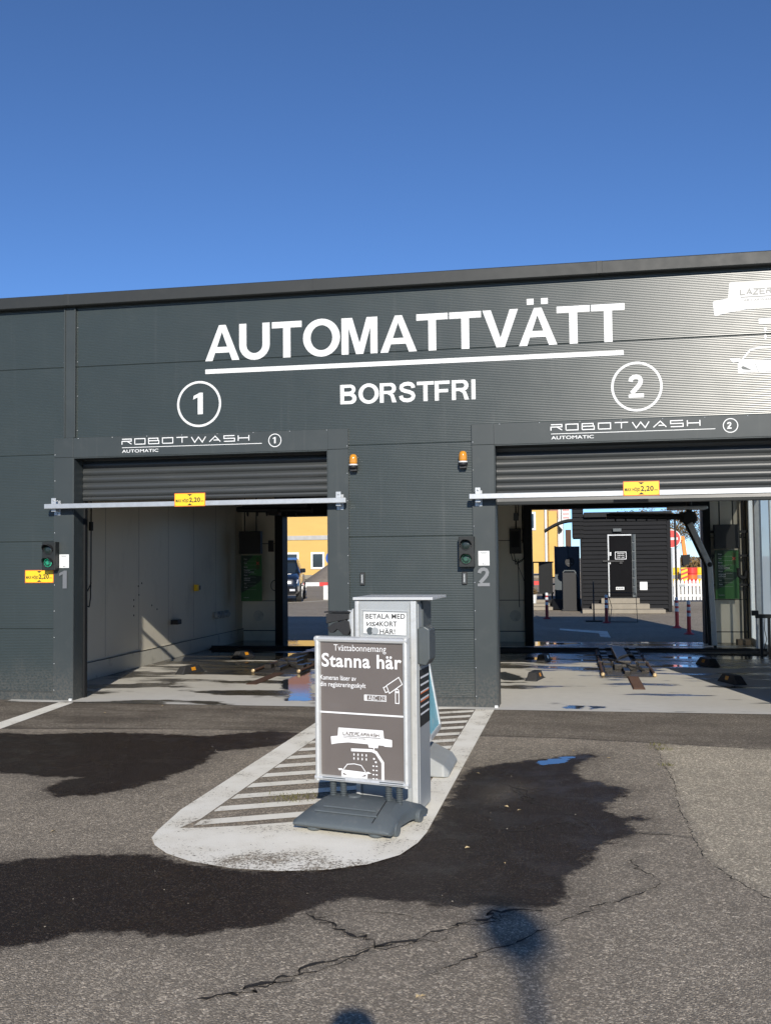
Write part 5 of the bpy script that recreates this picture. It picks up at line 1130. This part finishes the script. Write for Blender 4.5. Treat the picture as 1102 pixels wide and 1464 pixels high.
for sx in (-1, 1):
    b = MB(); b.beam((sx*.80, -1.05, 1.08), (sx*.66, -.35, 1.54), .06, .05); b.build('pillar', 'carpaint', Cr)
    b = MB(); b.box(*sorted((sx*.86, sx*1.06)), -.85, -.72, 1.08, 1.24); b.build('mirror', 'carpaint', Cr, bevel=.03)
    b = MB(); b.loft([[(sx*.50, -2.19, .68), (sx*.84, -2.10, .70), (sx*.86, -2.0, .84), (sx*.52, -2.13, .82)], [(sx*.50, -2.22, .69), (sx*.83, -2.14, .71), (sx*.85, -2.03, .83), (sx*.52, -2.165, .81)]]); b.build('headlight', 'lamp', Cr)
    b = MB(); b.box(*sorted((sx*.55, sx*.75)), -2.245, -2.19, .42, .50); b.build('fog_lamp', 'lamp', Cr, bevel=.01)
    for y in (-1.42, 1.38):
        x0 = sx*.74; b = MB(); b.lathe((x0, y, .35), [(.26, 0), (.345, sx*.015), (.35, sx*.1), (.345, sx*.20), (.24, sx*.215)], 28, 'x'); wh = b.build('wheel', 'tyre', Cr, smooth=False)
        b = MB(); b.lathe((x0+sx*.2, y, .35), [(.24, 0), (.235, sx*.012)], 24, 'x'); b.build('rim_disc', 'dark', wh); b = MB()
        for k in range(5): a = 2*math.pi*k/5; b.beam((x0+sx*.225, y, .35), (x0+sx*.225, y+.23*math.cos(a), .35+.23*math.sin(a)), .06, .02, (1, 0, 0))
        b.build('rim_spokes', 'alu', wh)
b = MB(); b.box(-.45, .45, -2.255, -2.2, .60, .76); b.build('grille', 'black', Cr); b = MB(); b.box(-.26, .26, -2.27, -2.256, .47, .58); b.build('number_plate', 'plate', Cr)

# small bits lying about
def litter():
    b = MB(); b.keep = True; rg = np.random.RandomState(11)
    for _ in range(260):
        x, y = rg.uniform(-6, 4), rg.uniform(3.2, 10.5); r_ = rg.uniform(.002, .006); n = 5; a0 = rg.uniform(0, 6)
        ring = [(x+r_*math.cos(a0+2*math.pi*i/n)*rg.uniform(.7, 1.2), y+r_*math.sin(a0+2*math.pi*i/n)*rg.uniform(.7, 1.2), .001) for i in range(n)]
        b.add(ring+[(x, y, r_*.9)], [(i, (i+1) % n, n) for i in range(n)])
    o = b.build('grit', 'stone'); o['kind'] = 'stuff'; tag(o, 'scattered small stones and grit on the asphalt', 'grit')
    b = MB(); b.keep = True
    for x, y in [px(*q) for q in ((683, 1107), (668, 1214), (721, 1236), (150, 1020), (724, 1155), (597, 1428), (604, 1427), (76, 1190), (742, 1160), (820, 1075), (870, 1085), (232, 1010))]:
        a = rg.uniform(0, 6); L = rg.uniform(.010, .020); u_ = Vector((math.cos(a), math.sin(a), 0)); v_ = Vector((-u_.y, u_.x, 0)); c = Vector((x, y, .006))
        b.add([c-u_*L, c+v_*L*.5+Vector((0, 0, .008)), c+u_*L, c-v_*L*.45+Vector((0, 0, .004))], [(0, 1, 2, 3)])
    o = b.build('leaf_litter', 'leafl'); o['kind'] = 'stuff'; tag(o, 'few pale fallen leaves and bits of paper on the asphalt', 'leaves')
    b = MB(); b.keep = True
    for (qx, qy), n, sp in (((432, 1140), 90, .10), ((421, 1146), 60, .08), ((947, 1072), 40, .05), ((943, 1066), 40, .05), ((953, 1095), 30, .04)):
        cx, cy = px(qx, qy)
        for _ in range(n):
            x, y = cx+rg.normal()*sp, cy+rg.normal()*sp*.5; h = rg.uniform(.01, .032); a = rg.uniform(0, 6); dx, dy = math.cos(a)*.003, math.sin(a)*.003
            b.add([(x-dx, y-dy, .003), (x+dx, y+dy, .003), (x+rg.normal()*.012, y+rg.normal()*.012, h)], [(0, 1, 2)])
    o = b.build('moss_tuft', 'moss'); o['kind'] = 'stuff'; tag(o, 'mossy grass tufts growing in asphalt cracks', 'moss')
M['leafl'] = mat('dry_leaf', (.52, .40, .22), .8, var=.3, vs=40); M['moss'] = mat('moss', (.13, .12, .03), .9, var=.4, vs=20)
litter()

# ------------------------------------------------------------------ behind the photographer: what throws the two foreground shadows
t_ = thing('forecourt_lamp', 'dark swan neck lamp post standing behind the viewer, seen only as a shadow', 'lamp post', (2.45, -8.48, 0))
b = MB(); b.tube((0, 0, 0), (0, 0, 4.95), .06, .04, 16); b.build('pole', 'dark', t_)
b = MB(); b.path([(0, 0, 4.94), (.16, 0, 5.2), (.25, 0, 5.5), (.32, 0, 5.76)], .032, 12); b.build('neck', 'dark', t_)
b = MB(); b.lathe((.32, 0, 5.72), [(.05, 0), (.13, .06), (.15, .16), (.12, .26), (.05, .31)], 24); b.build('lantern', 'dark', t_)
me = bpy.data.meshes.new('person'); 
PV = [((0, 0, .95), .14), ((0, .0, 1.15), .15), ((0, -.01, 1.40), .17), ((0, 0, 1.50), .07), ((0, .01, 1.58), .07), ((0, .02, 1.66), .098), ((0, .02, 1.74), .07),
      ((.10, 0, .88), .10), ((.11, .02, .50), .065), ((.12, -.02, .10), .045), ((.12, .12, .05), .04), ((-.10, 0, .88), .10), ((-.11, .02, .50), .065), ((-.12, -.02, .10), .045), ((-.12, .12, .05), .04),
      ((.19, 0, 1.42), .06), ((.25, .05, 1.18), .045), ((.10, .24, 1.36), .032), ((.07, .30, 1.42), .025), ((-.19, 0, 1.42), .06), ((-.25, .05, 1.18), .045), ((-.10, .24, 1.36), .032), ((-.07, .30, 1.42), .025)]
ED = [(0, 1), (1, 2), (2, 3), (3, 4), (4, 5), (5, 6), (0, 7), (7, 8), (8, 9), (9, 10), (0, 11), (11, 12), (12, 13), (13, 14), (2, 15), (15, 16), (16, 17), (17, 18), (2, 19), (19, 20), (20, 21), (21, 22)]
me.from_pydata([p for p, r_ in PV], ED, []); o = bpy.data.objects.new('person', me); COL.objects.link(o); o.location = (.13, -.37, .03); me.materials.append(M['cloth'])
sk_ = o.modifiers.new('skin', 'SKIN'); sd_ = o.modifiers.new('sub', 'SUBSURF'); sd_.levels = 2; sd_.render_levels = 2
for i, (p, r_) in enumerate(PV): me.skin_vertices[0].data[i].radius = (r_, r_)
me.skin_vertices[0].data[0].use_root = True
tag(o, 'person in dark jacket taking the photo, seen only as a shadow', 'person')
